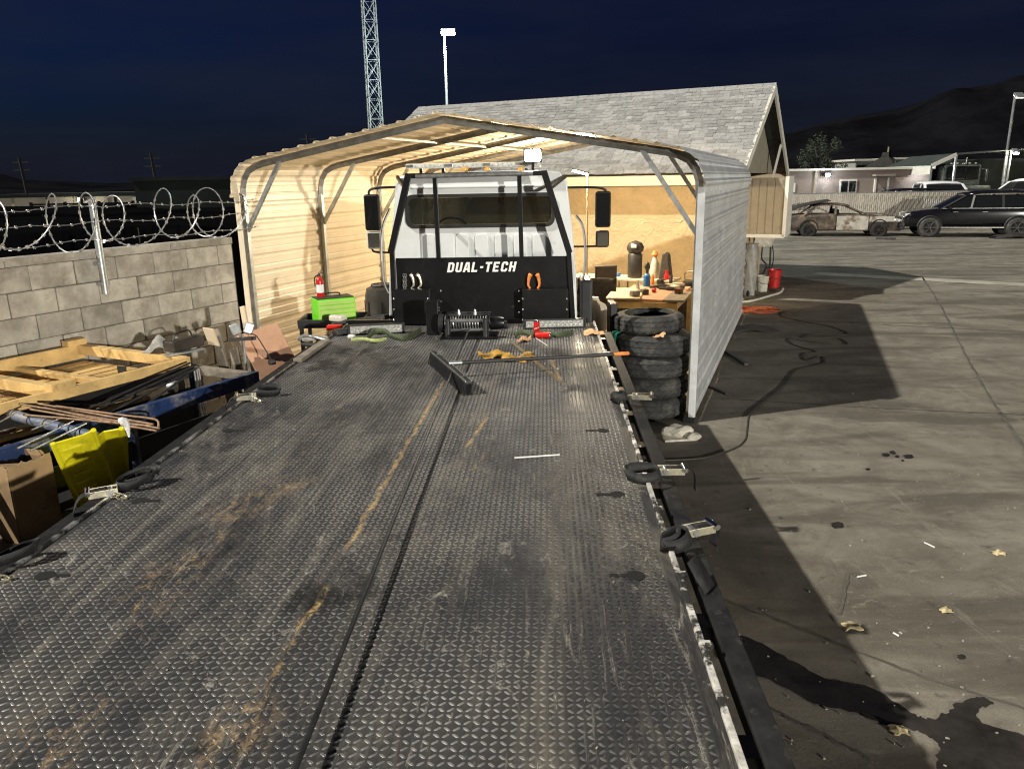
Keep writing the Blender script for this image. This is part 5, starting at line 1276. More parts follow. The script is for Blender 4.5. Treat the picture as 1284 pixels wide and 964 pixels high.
for i, (px, py, kind, m, lb) in enumerate([(800, 366, 'can', 'chrome', 'small silver tin on the left edge of the bench'), (829, 356, 'box', 'black_plastic', 'black battery box behind the red bottle on the bench'), (818, 357, 'can', 'orange', 'orange spray tin near the blue canister'),
    (846, 364, 'box', 'dirty_white', 'small pale carton at the right of the bench'), (841, 358, 'can', 'black_plastic', 'black spray tin near the red bottle'), (796, 371, 'box', 'grey_cloth', 'folded grey cloth on the pale plywood sheet'), (851, 368, 'box', 'rust', 'rusty steel block on the timber offcut'), (808, 369, 'box', 'darksteel', 'dark steel vice jaw lying on the bench front')]):
    c_ = onb(px, py, bz + (.03 if kind == 'box' and i in (5, 6) else 0))
    if kind == 'can': o = MB().lathe([(.028, 0), (.03, .01), (.03, .13), (.018, .15), (.014, .18), (0, .18)], c_, 12).build('small_tin', m, smooth=True); tag(o, lb, 'tin')
    else: o = MB().box(c_ + V(0, 0, .04), (.14, .10, .08), i * .7).build('small_box', m, bevel=.012); tag(o, lb, 'box')
r = random.Random(14)
for i, (x, y, lb, m) in enumerate([(-.55, -.45, 'dark rag heap on the floor by the camping chair', 'chair_cloth'), (.75, -.95, 'grey rag heap on the floor under the bench corner', 'grey_cloth'), (-.75, -.25, 'brown sack under the left end of the folding table', 'cardboard')]):
    crumple('rag_heap', ont(x, y, .0), .28, .22, .38, m, lb, 'rag', 70 + i)
# camping chair, and another folded chair back behind it
def camp_chair(loc, rz, label, s=1.0):
    e = empty('camping_chair', loc, rz, label, 'chair')
    MB().grid([[( -.26 * s, .22 + .03 * math.sin(k * .8), .98 * s - .02 * k) if False else ((-.26 + .52 * j / 6) * s, (.16 + .07 * i / 6 + .05 * (1 - ((j - 3) / 3) ** 2)) * s, (.48 + .46 * i / 6) * s) for j in range(7)] for i, k in enumerate(range(7))]).build('backrest', 'chair_cloth', e, solid=.008, smooth=True)
    MB().grid([[((-.26 + .52 * j / 6) * s, (-.24 + .40 * i / 5) * s, (.46 - .05 * (1 - ((j - 3) / 3) ** 2) + .0 * i) * s) for j in range(7)] for i in range(6)]).build('seat', 'chair_cloth', e, solid=.008, smooth=True)
    for x in (-1, 1):
        MB().tube([(x * .27 * s, .22 * s, .95 * s), (x * .27 * s, .14 * s, .48 * s), (-x * .22 * s, .16 * s, .02)], .011, 8).build('leg', 'darksteel', e)
        MB().tube([(x * .28 * s, -.24 * s, .64 * s), (x * .28 * s, -.24 * s, .46 * s), (-x * .22 * s, -.22 * s, .02)], .011, 8).build('leg', 'darksteel', e)
        MB().tube([(x * .27 * s, -.24 * s, .02), (x * .20 * s, .16 * s, .40 * s)], .009, 8).build('brace', 'darksteel', e)
        MB().box((x * .28 * s, -.02 * s, .65 * s), (.06, .44 * s, .015)).build('arm_rest', 'chair_cloth', e, bevel=.005)
    return e
ch = P(752, 392, 0); camp_chair(V(1.30, 11.9, 0), R_(-14), 'dark folding camping chair with a bag on its seat by the truck cab', 1.15)
crumple('dark_bag', V(1.30, 11.85, .50), .24, .22, .26, 'chair_cloth', 'dark cloth bag piled on the camping chair seat', 'bag', 21)
o = empty('office_chair', V(1.62, 13.05, 0), R_(10), 'grey padded chair back standing behind the camping chair', 'chair')
MB().box((0, 0, 1.02), (.38, .08, .34)).build('backrest', 'brown_plastic', o, bevel=.03, seg=3); MB().box((0, -.22, .52), (.42, .44, .09)).build('seat', 'brown_plastic', o, bevel=.03)
MB().tube([(0, .02, .5), (0, .04, .9)], .02, 8).build('back_stem', 'darksteel', o); MB().tube([(0, -.2, .1), (0, -.2, .5)], .025, 10).build('column', 'darksteel', o)
for k in range(5): MB().bar((0, -.2, .1), (.28 * math.cos(k * 1.257), -.2 + .28 * math.sin(k * 1.257), .03), .035, .03).build('leg', 'darksteel', o)
# ------------------------------------------------------------------ tube lamp hanging under the eave
mat('tube_glow', (1, .9, .7), .4, emit=30, ecol=(1, .80, .50))
lp = P(733, 214, 2.62) if False else PY(733, 214, 13.0)
le = empty('tube_lamp', PY(737, 372, 13.0) * 1.0, 0, 'lit tube lamp on a thin pole beside the stucco wall', 'lamp')
bx = PY(737, 218, 13.0)
le.location = V(bx.x, bx.y, 0); TF[le.name] = Matrix.Translation(le.location).inverted()
MB().tube([(0, 0, 0), (0, 0, bx.z)], .013, 8).build('pole', 'fascia', le)
hd = MB().bar((-.26, -.0, bz * 0 + bx.z + .07), (.02, .0, bx.z - .005), .06, .05).build('head', 'black_plastic', le)
MB().tube([(-.25, -.035, bx.z + .055), (.0, -.035, bx.z - .015)], .018, 10).build('tube', 'tube_glow', le, smooth=True)
MB().box((0, 0, .015), (.3, .3, .03)).build('base', 'black_plastic', le)
ld = bpy.data.lights.new('tube_lamp_light', 'POINT'); ld.energy = 620; ld.color = (1, .82, .56); ld.shadow_soft_size = .10
lo_ = bpy.data.objects.new('tube_lamp_light', ld); col.objects.link(lo_); lo_.location = V(bx.x - .12, bx.y + .16, bx.z - .06)

# ------------------------------------------------------------------ right of the carport: cord, hose, pipe, buckets, sink
pix = [(800, 580), (840, 577), (883, 574), (920, 562), (934, 551), (937, 535), (941, 518), (962, 501), (985, 482), (996, 466), (1015, 460), (1034, 455), (1030, 447), (1012, 452), (1008, 444), (1024, 441), (995, 432), (992, 425), (1030, 430), (1062, 432), (1050, 424), (1008, 424), (1020, 419), (1064, 419), (1040, 409), (1002, 402), (980, 396), (984, 392), (1003, 391)]
o = MB().tube(spline([P(x, y, .009) for x, y in pix], 6), .0085, 6).build('extension_cord', 'brown_plastic', smooth=True); tag(o, 'long dark extension cord snaking over the yard beside the carport', 'cord')
MATS['brown_plastic'].node_tree.nodes['Principled BSDF'].inputs['Roughness'].default_value = .5
r = random.Random(4); c_ = P(950, 390, .015); pts = []
for i in range(150):
    a = i * .32; rr = .30 + .10 * math.sin(i * .23) + .05 * math.sin(i * 1.1); pts.append(V(c_.x + rr * math.cos(a) * 1.1, c_.y + rr * math.sin(a) * .8, .012 + .02 * abs(math.sin(i * .37)) + i * .0002))
mat('orange_cord', (.34, .075, .025), .6, 0, .2, 20)
o = MB().tube(pts, .0095, 6).build('orange_cord_coil', 'orange_cord', smooth=True); tag(o, 'heap of coiled orange extension cord near the buckets', 'cord')
o = MB().tube(spline([P(900, 379, .03), P(938, 378, .03), P(965, 371, .03), P(978, 367, .03), P(982, 362, .07)], 6), .026, 10).build('white_pipe', 'dirty_white', smooth=True); tag(o, 'bent white plastic pipe lying in front of the buckets', 'pipe')
rg = P(940, 413, 0); crumple('grey_tarp_scrap', V(rg.x, rg.y, .0), .42, .30, .10, 'chair_cloth', 'crumpled dark tarp scrap on the concrete beside the carport', 'tarp', 31)
o = MB().bar(P(905, 437, .02), P(936, 457, .02), .06, .035).build('black_bar', 'black_plastic', bevel=.004); tag(o, 'short black bar lying beside the carport wall', 'bar')
o = MB().bar(P(888, 483, .015), P(912, 494, .015), .05, .025).build('black_strip', 'black_plastic', bevel=.004); tag(o, 'small black rubber strip lying at the base of the carport wall', 'strip')
def bucket(px, py, h, rb, rt_, m, label):
    c_ = P(px, py, 0); c_ = V(c_.x, c_.y + rb, 0); e = empty('bucket', c_, .4, label, 'bucket')
    MB().lathe([(0, .004), (rb, .0), (rt_, h), (rt_ - .008, h), (rb - .008, .012), (0, .012)], (0, 0, 0), 24).build('body', m, e, smooth=True)
    MB().tube([((rt_ + .004) * math.cos(a), (rt_ + .004) * math.sin(a), h - .02) for a in [k * PI / 12 for k in range(24)]], .009, 6, closed=True).build('rim', m, e, smooth=True)
    MB().tube(spline([(rt_ + .01, 0, h - .04), (rt_ * .9, -rt_ * .6, h * .62), (0, -rt_ - .03, h * .5), (-rt_ * .9, -rt_ * .6, h * .62), (-rt_ - .01, 0, h - .04)], 5), .004, 5).build('handle', 'steel', e)
    return e
mat('bucket_red', (.50, .02, .015), .4, 0, .1, 6)
bucket(972, 361, .42, .13, .165, 'bucket_red', 'red plastic bucket standing beside the utility sink')
bucket(957, 366, .36, .12, .15, 'dirty_white', 'white plastic bucket standing under the utility sink')
sp_ = P(963, 350, 0); sk = empty('utility_sink', V(sp_.x - .1, sp_.y + .3, 0), -HT + .2, 'grey utility sink basin on legs below the wall cabinet', 'sink')
mb = MB(); zt_, zb_ = 1.18, .82
for (z, sx, sy) in ((zt_, .30, .26), (zb_, .22, .20), (zb_ + .03, .20, .18), (zt_, .275, .235)):
    mb.v += [(-sx, -sy, z), (sx, -sy, z), (sx, sy, z), (-sx, sy, z)]
for k in range(3):
    for j in range(4): mb.f.append((k * 4 + j, k * 4 + (j + 1) % 4, k * 4 + 4 + (j + 1) % 4, k * 4 + 4 + j))
mb.f += [(8, 9, 10, 11), (0, 1, 13, 12), (1, 2, 14, 13), (2, 3, 15, 14), (3, 0, 12, 15)]
mb.build('basin', 'dirty_white', sk, bevel=.006)
for x in (-.2, .2):
    for y in (-.17, .17): MB().tube([(x * 1.15, y * 1.1, 0), (x, y, zb_)], .014, 8).build('leg', 'black_plastic', sk)
MB().tube(spline([(.0, 0, zb_), (.0, -.05, .5), (.12, -.1, .35), (.05, -.05, .1)], 5), .02, 8).build('drain_hose', 'black_plastic', sk, smooth=True)
MB().tube(spline([(.22, 0, zb_ + .1), (.28, -.1, .6), (.26, -.05, .3), (.12, 0, .25)], 5), .014, 8).build('hose', 'black_plastic', sk, smooth=True)
MB().tube(spline([(-.05, .2, zt_), (-.05, .2, 1.38), (-.05, .05, 1.42), (-.05, 0, 1.36)], 5), .013, 8).build('tap', 'chrome', sk, smooth=True)
rp = P(944, 371, 0); e = empty('wrapped_roll', V(rp.x - .05, rp.y + .15, 0), .2, 'tall grey plastic wrapped roll standing beside the white bucket', 'roll')
mat('grey_wrap', (.26, .255, .235), .5, 0, .2, 7, .25, 14)
mb = MB(); rows = []
for i in range(15):
    z = i / 14 * 1.15; rows.append([((.16 + .02 * math.sin(i * 1.3) + .014 * math.sin(a * 3 + i)) * math.cos(a), (.14 + .014 * math.sin(a * 4 + i * .7)) * math.sin(a), z) for a in [k * 2 * PI / 20 for k in range(21)]])
mb.grid(rows); mb.f.append(tuple(range(14 * 21, 14 * 21 + 20))); mb.build('roll', 'grey_wrap', e, smooth=True)
for x in (-.05, .05): MB().tube([(x, 0, 1.1), (x * 1.4 - .02, 0, 1.5)], .018, 8).build('stick', 'greywood', e)
for x in (-.09, .09): MB().lathe([(.03, -.02), (.06, -.015), (.06, .015), (.03, .02)], (x, -.12, .06), 12, 'X').build('wheel', 'rubber', e)
# ------------------------------------------------------------------ litter
mat('leaf', (.42, .35, .20), .8, 0, .3, 20)
for i, (px, py, s, lb) in enumerate([(1068, 786, .05, 'crumpled dry leaf clump on the concrete near the deck shadow'), (1186, 766, .035, 'small dry leaf on the open concrete near the drag marks'), (1126, 916, .04, 'dry leaf scrap beside the wet stain'), (1252, 694, .04, 'dry straw tuft on the concrete')]):
    c_ = P(px, py, .0); crumple('dry_leaf', V(c_.x, c_.y, .002), s, s * .8, s * .7, 'leaf', lb, 'leaf', 50 + i, 8)
for i, (a, b_, lb) in enumerate([(((1159, 680), (1172, 686)), None, 'white stick lying on the concrete by the oil spots'), (((1075, 723), (1086, 721)), None, 'short white stick on the concrete midway along the deck'), (((1120, 793), (1127, 797)), None, 'tiny white scrap stick close to the leaf clump')]):
    o = MB().tube([P(*a[0], .01), P(*a[1], .006)], .006, 6).build('white_stick', 'white_plastic'); tag(o, lb, 'stick')
mat('grit', (.26, .245, .21), .9, 0, .3, 40, island=.5)
lit = MB(); r = random.Random(77)
for i in range(110):
    px, py = r.uniform(880, 1284), r.uniform(420, 960) ** 1.0; c_ = P(px, py, .003); s = r.uniform(.004, .011)
    lit.box(V(c_.x, c_.y, .004), (s * r.uniform(.6, 2), s, .006), r.uniform(0, 3))
o = lit.build('gravel_litter', 'grit'); tag(o, 'scattered tiny pale chips of litter over the concrete', 'litter', kind='stuff')
lit = MB()
for i in range(420):
    x, y = r.uniform(-1.2, 1.2), r.uniform(1.2, 7.9); s = r.uniform(.0012, .0036)
    if r.random() < .5: x = r.gauss(1.05, .12) if r.random() < .6 else r.gauss(-.1, .3)
    if abs(x) > 1.25: continue
    w_ = TW(x, y, DZ + .0035); lit.box(w_, (s * r.uniform(.6, 2.5), s, .003), r.uniform(0, 3))
o = lit.build('wood_chip_litter', 'grit'); tag(o, 'tiny pale chips scattered over the tread plate', 'litter', kind='stuff')
# ------------------------------------------------------------------ far right: slatted fence, cars, buildings
mat('slat', (.55, .50, .42), .7, 0, .12, 4, island=.12)
FY = 37.2
fx0, fx1 = PY(975, 270, FY).x, PY(1330, 270, FY).x
fen = empty('slatted_fence', V(fx0, FY, 0), 0, 'beige slatted chain link fence behind the parked cars', 'fence'); FH = 1.72
mb = MB(); x = .0; Lf = fx1 - fx0
while x < Lf: mb.box((x, 0, FH / 2 + .03), (.075, .012, FH - .08)); x += .095
o = mb.build('slat', 'slat', fen); o['kind'] = 'stuff'
x = 0
while x <= Lf + .1:
    MB().tube([(x, .05, 0), (x, .05, FH + .06)], .03, 8).build('post', 'galv', fen, smooth=True); x += 2.9
for z in (FH + .02, .06): MB().tube([(0, .03, z), (Lf, .03, z)], .022, 8).build('rail', 'galv', fen, smooth=True)
mb = MB(); 
for k in range(int(Lf / .22)):
    mb.bar((k * .22, -.012, .05), (k * .22 + FH * .55, -.012, FH), .006); mb.bar((k * .22 + FH * .55, -.014, .05), (k * .22, -.014, FH), .006)
o = mb.build('chain_mesh', 'galv', fen); o['kind'] = 'stuff'

mat('car_black', (.006, .006, .008), .14, 0, .2, 4)
mat('car_white', (.62, .63, .64), .25, 0, .05, 4)
mat('burnt', (.075, .06, .05), .9, .1, .5, 3.2, .35, 30, dirt=((.22, .165, .11), 2.6, .54, .78))
mat('burnt_white', (.42, .40, .35), .7, 0, .15, 3, dirt=((.13, .085, .05), 2.6, .54, .76))
mat('soot', (.02, .018, .016), .9, 0, .4, 5, .2, 30)
mat('headlamp', (.75, .75, .72), .15, .2, .1)
def car(name, loc, ang, spec, paint, label, cat, glass='tint', group=None, rim='black_plastic', burnt=False):
    """local x forward; spec gives length, width, profile of bonnet/belt, roof points"""
    e = empty(name, loc, ang, label, cat, group)
    L, W, zs, belt, roof, wr, wx_ = spec['L'], spec['W'], spec['sill'], spec['belt'], spec['roof'], spec['wr'], spec['wheels']
    hw = W / 2
    # lower body: stations along x with (z_top, half width); rounded cross-section
    st = []
    for x, zt_, wf in belt:
        w_ = hw * wf; z0 = spec['zlow'](x) if 'zlow' in spec else zs
        st.append([(x, -w_ * .88, z0), (x, -w_ * .99, z0 + .12), (x, -w_, z0 + (zt_ - z0) * .55), (x, -w_ * .975, zt_ - .05), (x, -w_ * .90, zt_), (x, 0, zt_ + .025), (x, w_ * .90, zt_), (x, w_ * .975, zt_ - .05), (x, w_, z0 + (zt_ - z0) * .55), (x, w_ * .99, z0 + .12), (x, w_ * .88, z0)])
    mb = MB(); mb.grid(st); n = len(st[0]); k = len(st)
    mb.f.append(tuple(range(n))); mb.f.append(tuple((k - 1) * n + j for j in range(n)))
    if burnt:
        r = random.Random(8); mb.v = [(a + r.uniform(-.03, .03), b_ + r.uniform(-.035, .035), c_ + r.uniform(-.03, .03)) for a, b_, c_ in mb.v]
    body = mb.build('body', paint, e, smooth=True)
    sub = body.modifiers.new('sub', 'SUBSURF'); sub.levels = 1; sub.render_levels = 2
    # roof shell and pillars
    rw = hw * spec.get('rw', .76); rs = []
    for x, z in roof: rs.append([(x, -rw, z - .05), (x, -rw * .85, z), (x, 0, z + .025), (x, rw * .85, z), (x, rw, z - .05)])
    MB().grid(rs).build('roof', paint if not burnt else 'burnt', e, smooth=True, solid=.04)
    bz_ = spec['beltz']; gx = spec['glass']       # list of pillar lines: (x at belt, x at roof)
    def side(s, xb, xr, t):                       # point on the side glass plane
        zr = np.interp(xr, [p[0] for p in roof], [p[1] for p in roof]) - .05
        a = V(xb, s * hw * .93, bz_); b_ = V(xr, s * rw, zr); return a.lerp(b_, t)
    for s in (-1, 1):
        for i, (xb, xr) in enumerate(gx):
            MB().bar(side(s, xb, xr, -.05), side(s, xb, xr, 1.05), .09 if 0 < i < len(gx) - 1 else .11, .05).build('pillar', ('black_plastic' if paint == 'car_black' else paint) if not burnt else 'burnt', e, bevel=.01)
        if glass:
            for i in range(len(gx) - 1):
                a, b_, c_, d_ = side(s, gx[i][0], gx[i][1], .02), side(s, gx[i + 1][0], gx[i + 1][1], .02), side(s, gx[i + 1][0], gx[i + 1][1], 1.0), side(s, gx[i][0], gx[i][1], 1.0)
                MB().quad(a, b_, c_, d_).build('side_window', glass, e, solid=.008)
    f0, f1 = gx[0], gx[-1]
    if glass:
        MB().quad(side(-1, *f0, 0), side(1, *f0, 0), side(1, *f0, 1), side(-1, *f0, 1)).build('windscreen', glass, e, solid=.008)
        MB().quad(side(-1, *f1, 0), side(1, *f1, 0), side(1, *f1, 1), side(-1, *f1, 1)).build('rear_window', glass, e, solid=.008)
    for x in wx_:
        for s in (-1, 1):
            w_ = .24; t_ = MB().lathe([(wr * .6, -w_ / 2), (wr * .85, -w_ / 2 - .005), (wr - .015, -w_ / 2 + .03), (wr, 0), (wr - .015, w_ / 2 - .03), (wr * .85, w_ / 2 + .005), (wr * .6, w_ / 2)], (x, s * (hw - .07), wr - (.06 if burnt else 0)), 28, 'Y', cap=False).build('wheel', 'rubber' if not burnt else 'soot', e, smooth=True)
            rm = MB().lathe([(wr * .64, -.1), (wr * .64, .1), (wr * .58, .1), (wr * .58, -.1)], (x, s * (hw - .06), wr - (.06 if burnt else 0)), 28, 'Y', cap=False).build('rim', rim, t_, smooth=True)
            for q in range(6):
                a = q * PI / 3; MB().bar((x, s * (hw + .03), wr - (.06 if burnt else 0)), (x + wr * .6 * math.cos(a), s * (hw + .02), wr - (.06 if burnt else 0) + wr * .6 * math.sin(a)), .05, .03).build('spoke', rim, t_)
            # dark wheel arch lip
            MB().tube([(x + (wr + .06) * math.cos(a), s * (hw * 1.0), wr + (wr + .06) * math.sin(a)) for a in [R_(5) + q2 * R_(170) / 12 for q2 in range(13)]], .035, 6).build('wheel_arch', 'black_plastic' if not burnt else 'soot', e, smooth=True)
            MB().lathe([(0, -.006), (wr + .05, -.006), (wr + .05, .006), (0, .006)], (x, s * (hw + .001), wr), 24, 'Y').build('arch_liner', 'soot', e)
    return e
suv = dict(L=5.2, W=2.0, sill=.42, beltz=1.16, wr=.40, wheels=(1.62, -1.55),
    belt=[(2.60, .62, .70), (2.55, .85, .84), (2.35, 1.02, .93), (1.7, 1.10, .99), (1.05, 1.17, 1.0), (.2, 1.18, 1.0), (-1.2, 1.20, 1.0), (-2.2, 1.20, .98), (-2.5, 1.12, .92), (-2.58, .70, .84)],
    roof=[(.42, 1.72), (-.2, 1.80), (-1.4, 1.82), (-2.15, 1.76), (-2.30, 1.70)], glass=[(1.22, .42), (.15, .05), (-1.0, -.98), (-1.95, -1.85), (-2.42, -2.28)])
fw, rwp = P(1166, 297.5, 0), P(1273, 298, 0)
d_ = (fw - rwp).normalized(); cpos = rwp + d_ * 1.55 + Vector((-d_.y, d_.x, 0)) * -.95
sv = car('black_suv', V(cpos.x, cpos.y, 0), math.atan2(d_.y, d_.x), suv, 'car_black', 'glossy black SUV parked in front of the slatted fence', 'car', rim='darksteel')
for s in (-1, 1):
    MB().prism([(0, 0), (.36, -.03), (.40, .10), (.02, .16)], (2.16, s * .86 - .04, .84), (1, -s * .25, 0), (0, 0, 1), .08).build('headlight', 'headlamp', sv, bevel=.02)
    for x in (-.35, .72): MB().box((x, s * 1.005, 1.02), (.20, .03, .03)).build('door_handle', 'chrome', sv, bevel=.008)
    MB().box((.95, s * 1.10, 1.20), (.12, .18, .14)).build('wing_mirror', 'car_black', sv, bevel=.03, seg=3)
    MB().box((-.6, s * .985, 1.165), (3.6, .02, .02)).build('chrome_strip', 'chrome', sv)
    MB().box((.05, s * .98, .40), (2.3, .10, .06)).build('running_board', 'chrome', sv, bevel=.01)
    MB().tube([(.3, s * .62, 1.86), (-1.9, s * .62, 1.88)], .018, 8).build('roof_rail', 'black_plastic', sv)
MB().box((2.60, 0, .72), (.06, 1.2, .22)).build('grille', 'chrome', sv, bevel=.01); MB().box((2.57, 0, .5), (.12, 1.7, .2)).build('bumper', 'black_plastic', sv, bevel=.04)
sed = dict(L=4.8, W=1.8, sill=.24, beltz=.90, wr=.32, wheels=(1.42, -1.40), rw=.72,
    belt=[(2.38, .50, .72), (2.30, .66, .86), (1.9, .76, .95), (1.2, .86, .99), (.85, .90, 1.0), (0, .91, 1.0), (-1.1, .93, 1.0), (-1.9, .92, .97), (-2.3, .88, .9), (-2.4, .55, .8)],
    roof=[(.22, 1.28), (-.2, 1.36), (-.9, 1.36), (-1.25, 1.28)], glass=[(.95, .22), (-.35, -.32), (-1.62, -1.20)])
fw, rwp = P(1105, 296.5, 0), P(1008, 296.5, 0); d_ = (fw - rwp).normalized(); mid = (fw + rwp) / 2 + Vector((-d_.y, d_.x, 0)) * .85
bc = car('burnt_sedan', V(mid.x, mid.y, 0), math.atan2(d_.y, d_.x), sed, 'burnt', 'burnt out rusty sedan with open windows beside the black SUV', 'car', glass=None, rim='soot', burnt=True)
for s in (-1, 1):
    MB().grid([[(x, s * (.905 + .0 * x), z) for x in (1.02, 1.3, 1.7, 2.0)] for z in (.62, .74, .84)]).build('front_wing', 'burnt_white', bc, solid=.03)
    MB().grid([[(x, s * .905, z) for x in (-.28, .2, .7, .98)] for z in (.28, .55, .86)]).build('front_door', 'burnt_white', bc, solid=.03)
    MB().grid([[(x, s * .90, z) for x in (-1.35, -.8, -.33)] for z in (.30, .55, .84)]).build('rear_door', 'burnt', bc, solid=.03)
    MB().prism([(0, 0), (.34, -.03), (.36, .08), (.04, .12)], (1.98, s * .74 - .04, .62), (1, -s * .25, 0), (0, 0, 1), .08).build('headlight', 'headlamp', bc, bevel=.02)
MB().grid([[(x, y, z + .03 * math.sin(y * 4)) for y in (-.7, -.3, .2, .7)] for x, z in ((-2.3, 1.02), (-1.9, 1.22), (-1.4, 1.36), (-.9, 1.46), (-.55, 1.50))]).build('sprung_boot_lid', 'soot', bc, solid=.04)
MB().grid([[(x, y, z) for y in (-.75, 0, .75)] for x, z in ((1.0, .93), (1.5, .92), (2.0, .84), (2.3, .74))]).build('bonnet', 'burnt', bc, solid=.03)
MB().box((2.35, 0, .40), (.22, 1.6, .28)).build('bumper', 'black_plastic', bc, bevel=.06)
MB().tube([(.75, -.3, .9), (.6, -.3, 1.05)], .02, 6).build('steering_column', 'soot', bc)
for s in (-.4, .4): MB().box((-.25, s, .75), (.14, .5, .75)).build('seat_frame', 'soot', bc)
# debris around the burnt car
o = MB().bar(P(1098, 298.5, .05), P(1123, 299, .05), .12, .10).build('fallen_tyre', 'rubber', bevel=.03); tag(o, 'flattened black tyre scrap under the burnt sedan front wheel', 'tyre scrap')
crumple('scrap_heap', V(20.3, 31.2, 0), .9, .25, .3, 'soot', 'dark scrap heap on the concrete under the black SUV', 'scrap', 61)
# cars behind the fence
pk = dict(L=5.6, W=2.0, sill=.5, beltz=1.22, wr=.40, wheels=(1.75, -1.75), rw=.78,
    belt=[(2.8, .7, .8), (2.72, 1.0, .92), (2.2, 1.12, .98), (1.1, 1.2, 1), (0, 1.24, 1), (-1.0, 1.24, 1), (-2.7, 1.24, .98), (-2.8, .8, .95)],
    roof=[(.35, 1.78), (0, 1.86), (-.9, 1.86), (-1.2, 1.80)], glass=[(1.1, .35), (-.1, -.1), (-1.2, -1.15)])
pp = PY(1197, 236, 39.5); car('white_pickup', V(pp.x, 40.8, 0), R_(-100), pk, 'car_white', 'white pickup truck facing the fence behind the black SUV', 'pickup').scale = (1.14, 1.14, 1.14)
pp = PY(1270, 236, 41.5); car('white_van', V(pp.x + 1.2, 42.0, 0), R_(-165), pk, 'car_white', 'white pickup parked under the far lamp post', 'pickup').scale = (1.16, 1.16, 1.16)
pp = PY(1127, 238, 40.5); car('dark_suv', V(pp.x, 40.8, 0), R_(178), suv, 'car_black', 'dark SUV parked between the fence and the beige building', 'car')
# beige building with window and door
mat('beige', (.23, .185, .16), .85, 0, .06, .6, .1, 30)
BY = 46.0
bl_, brr = PY(985, 230, BY).x, PY(1166, 230, BY).x; top_ = PY(1080, 213, BY).z
bd_ = empty('beige_building', V(bl_, BY, 0), 0, 'low beige building with wall lamps behind the slatted fence', 'building')
Wd = brr - bl_
MB().box((Wd / 2, 3, top_ / 2), (Wd, 6, top_)).build('wall', 'beige', bd_)
MB().box((Wd / 2, 3, top_ + .05), (Wd + .3, 6.3, .12)).build('roof', 'trim_white', bd_)
def bpx(px, py): p_ = PY(px, py, BY - .05); return p_.x - bl_, p_.z
(x0, z0), (x1, z1) = bpx(1052, 243), bpx(1075, 225)
wo = MB().box(((x0 + x1) / 2, -.03, (z0 + z1) / 2), (x1 - x0, .06, z1 - z0)).build('window', 'trim_white', bd_)
for k in (0, 1): MB().box((x0 + (x1 - x0) * (.27 + .46 * k), -.07, (z0 + z1) / 2), ((x1 - x0) * .38, .02, (z1 - z0) * .78)).build('pane', 'tint', wo)
(x0, z0), (x1, z1) = bpx(1096, 243), bpx(1114, 223)
do = MB().box(((x0 + x1) / 2, -.03, z1 / 2), (x1 - x0, .06, z1)).build('door', 'beige', bd_)
for xx in (x0, x1): MB().box((xx, -.05, z1 / 2), (.10, .1, z1)).build('door_frame', 'trim_white', do)
MB().box(((x0 + x1) / 2, -.25, z1 + .15), (x1 - x0 + .4, .5, .12)).build('door_canopy', 'beige', bd_)
MB().box((x1 - .2, -.08, 1.0), (.05, .05, .05)).build('handle', 'chrome', do)
(x0, z0), (x1, z1) = bpx(990, 247), bpx(998, 224); MB().box(((x0 + x1) / 2, -.03, (z0 + z1) / 2), (x1 - x0, .05, (z1 - z0) * .5)).build('notice', 'trim_white', bd_)
(x0, z0), _ = bpx(1021, 246), None; MB().box((x0, -.06, top_ / 2), (.12, .12, top_)).build('downpipe', 'gable', bd_)
# wall lamps
mat('lampwhite', (1, 1, 1), .3, emit=160, ecol=(.86, .93, 1.0))
def wallpack(px, py, y, label, e_=70, c=(.86, .93, 1)):
    p_ = PY(px, py, y); o = empty('wall_lamp', p_, 0, label, 'lamp', 'lit lamps on the beige building')
    MB().box((0, .1, .05), (.34, .22, .2)).build('housing', 'black_plastic', o, bevel=.02)
    MB().box((0, -.02, .02), (.26, .04, .14)).build('lens', 'lampwhite', o, bevel=.01)
    MB().box((0, .32, .05), (.08, .5, .06)).build('arm', 'black_plastic', o)
    l_ = bpy.data.lights.new('wall_lamp_light', 'POINT'); l_.energy = e_; l_.color = c; l_.shadow_soft_size = .12
    q_ = bpy.data.objects.new('wall_lamp_light', l_); col.objects.link(q_); q_.location = p_ + V(0, -.25, -.02)
wallpack(1038, 220, BY - .4, 'lit white lamp on the beige building by its sliding window')
wallpack(1155, 214, BY - .4, 'lit white lamp at the right end of the beige building')
# houses further back
mat('farwall', (.30, .29, .27), .9, 0, .08, .4)
for i, (pa, pb, pt, y, lb) in enumerate([((1072, 214), (1100, 214), 202, 60, 'small pale flat house behind the beige building'), ((1118, 212), (1165, 212), 200, 62, 'pale house with dark windows behind the right wall lamp')]):
    a, b_ = PY(*pa, y), PY(*pb, y); zt_ = PY(pa[0], pt, y).z; e = empty('far_house', V(a.x, y, 0), 0, lb, 'house', 'far pale houses')
    MB().box(((b_.x - a.x) / 2, 2, zt_ / 2), (b_.x - a.x, 4, zt_)).build('wall', 'farwall', e); MB().box(((b_.x - a.x) / 2, 2, zt_ + .06), (b_.x - a.x + .3, 4.3, .14)).build('roof', 'trim_white', e)
    for k in (.25, .65): MB().box(((b_.x - a.x) * k, -.02, zt_ - .55), (.7, .06, .5)).build('window', 'tint', e)
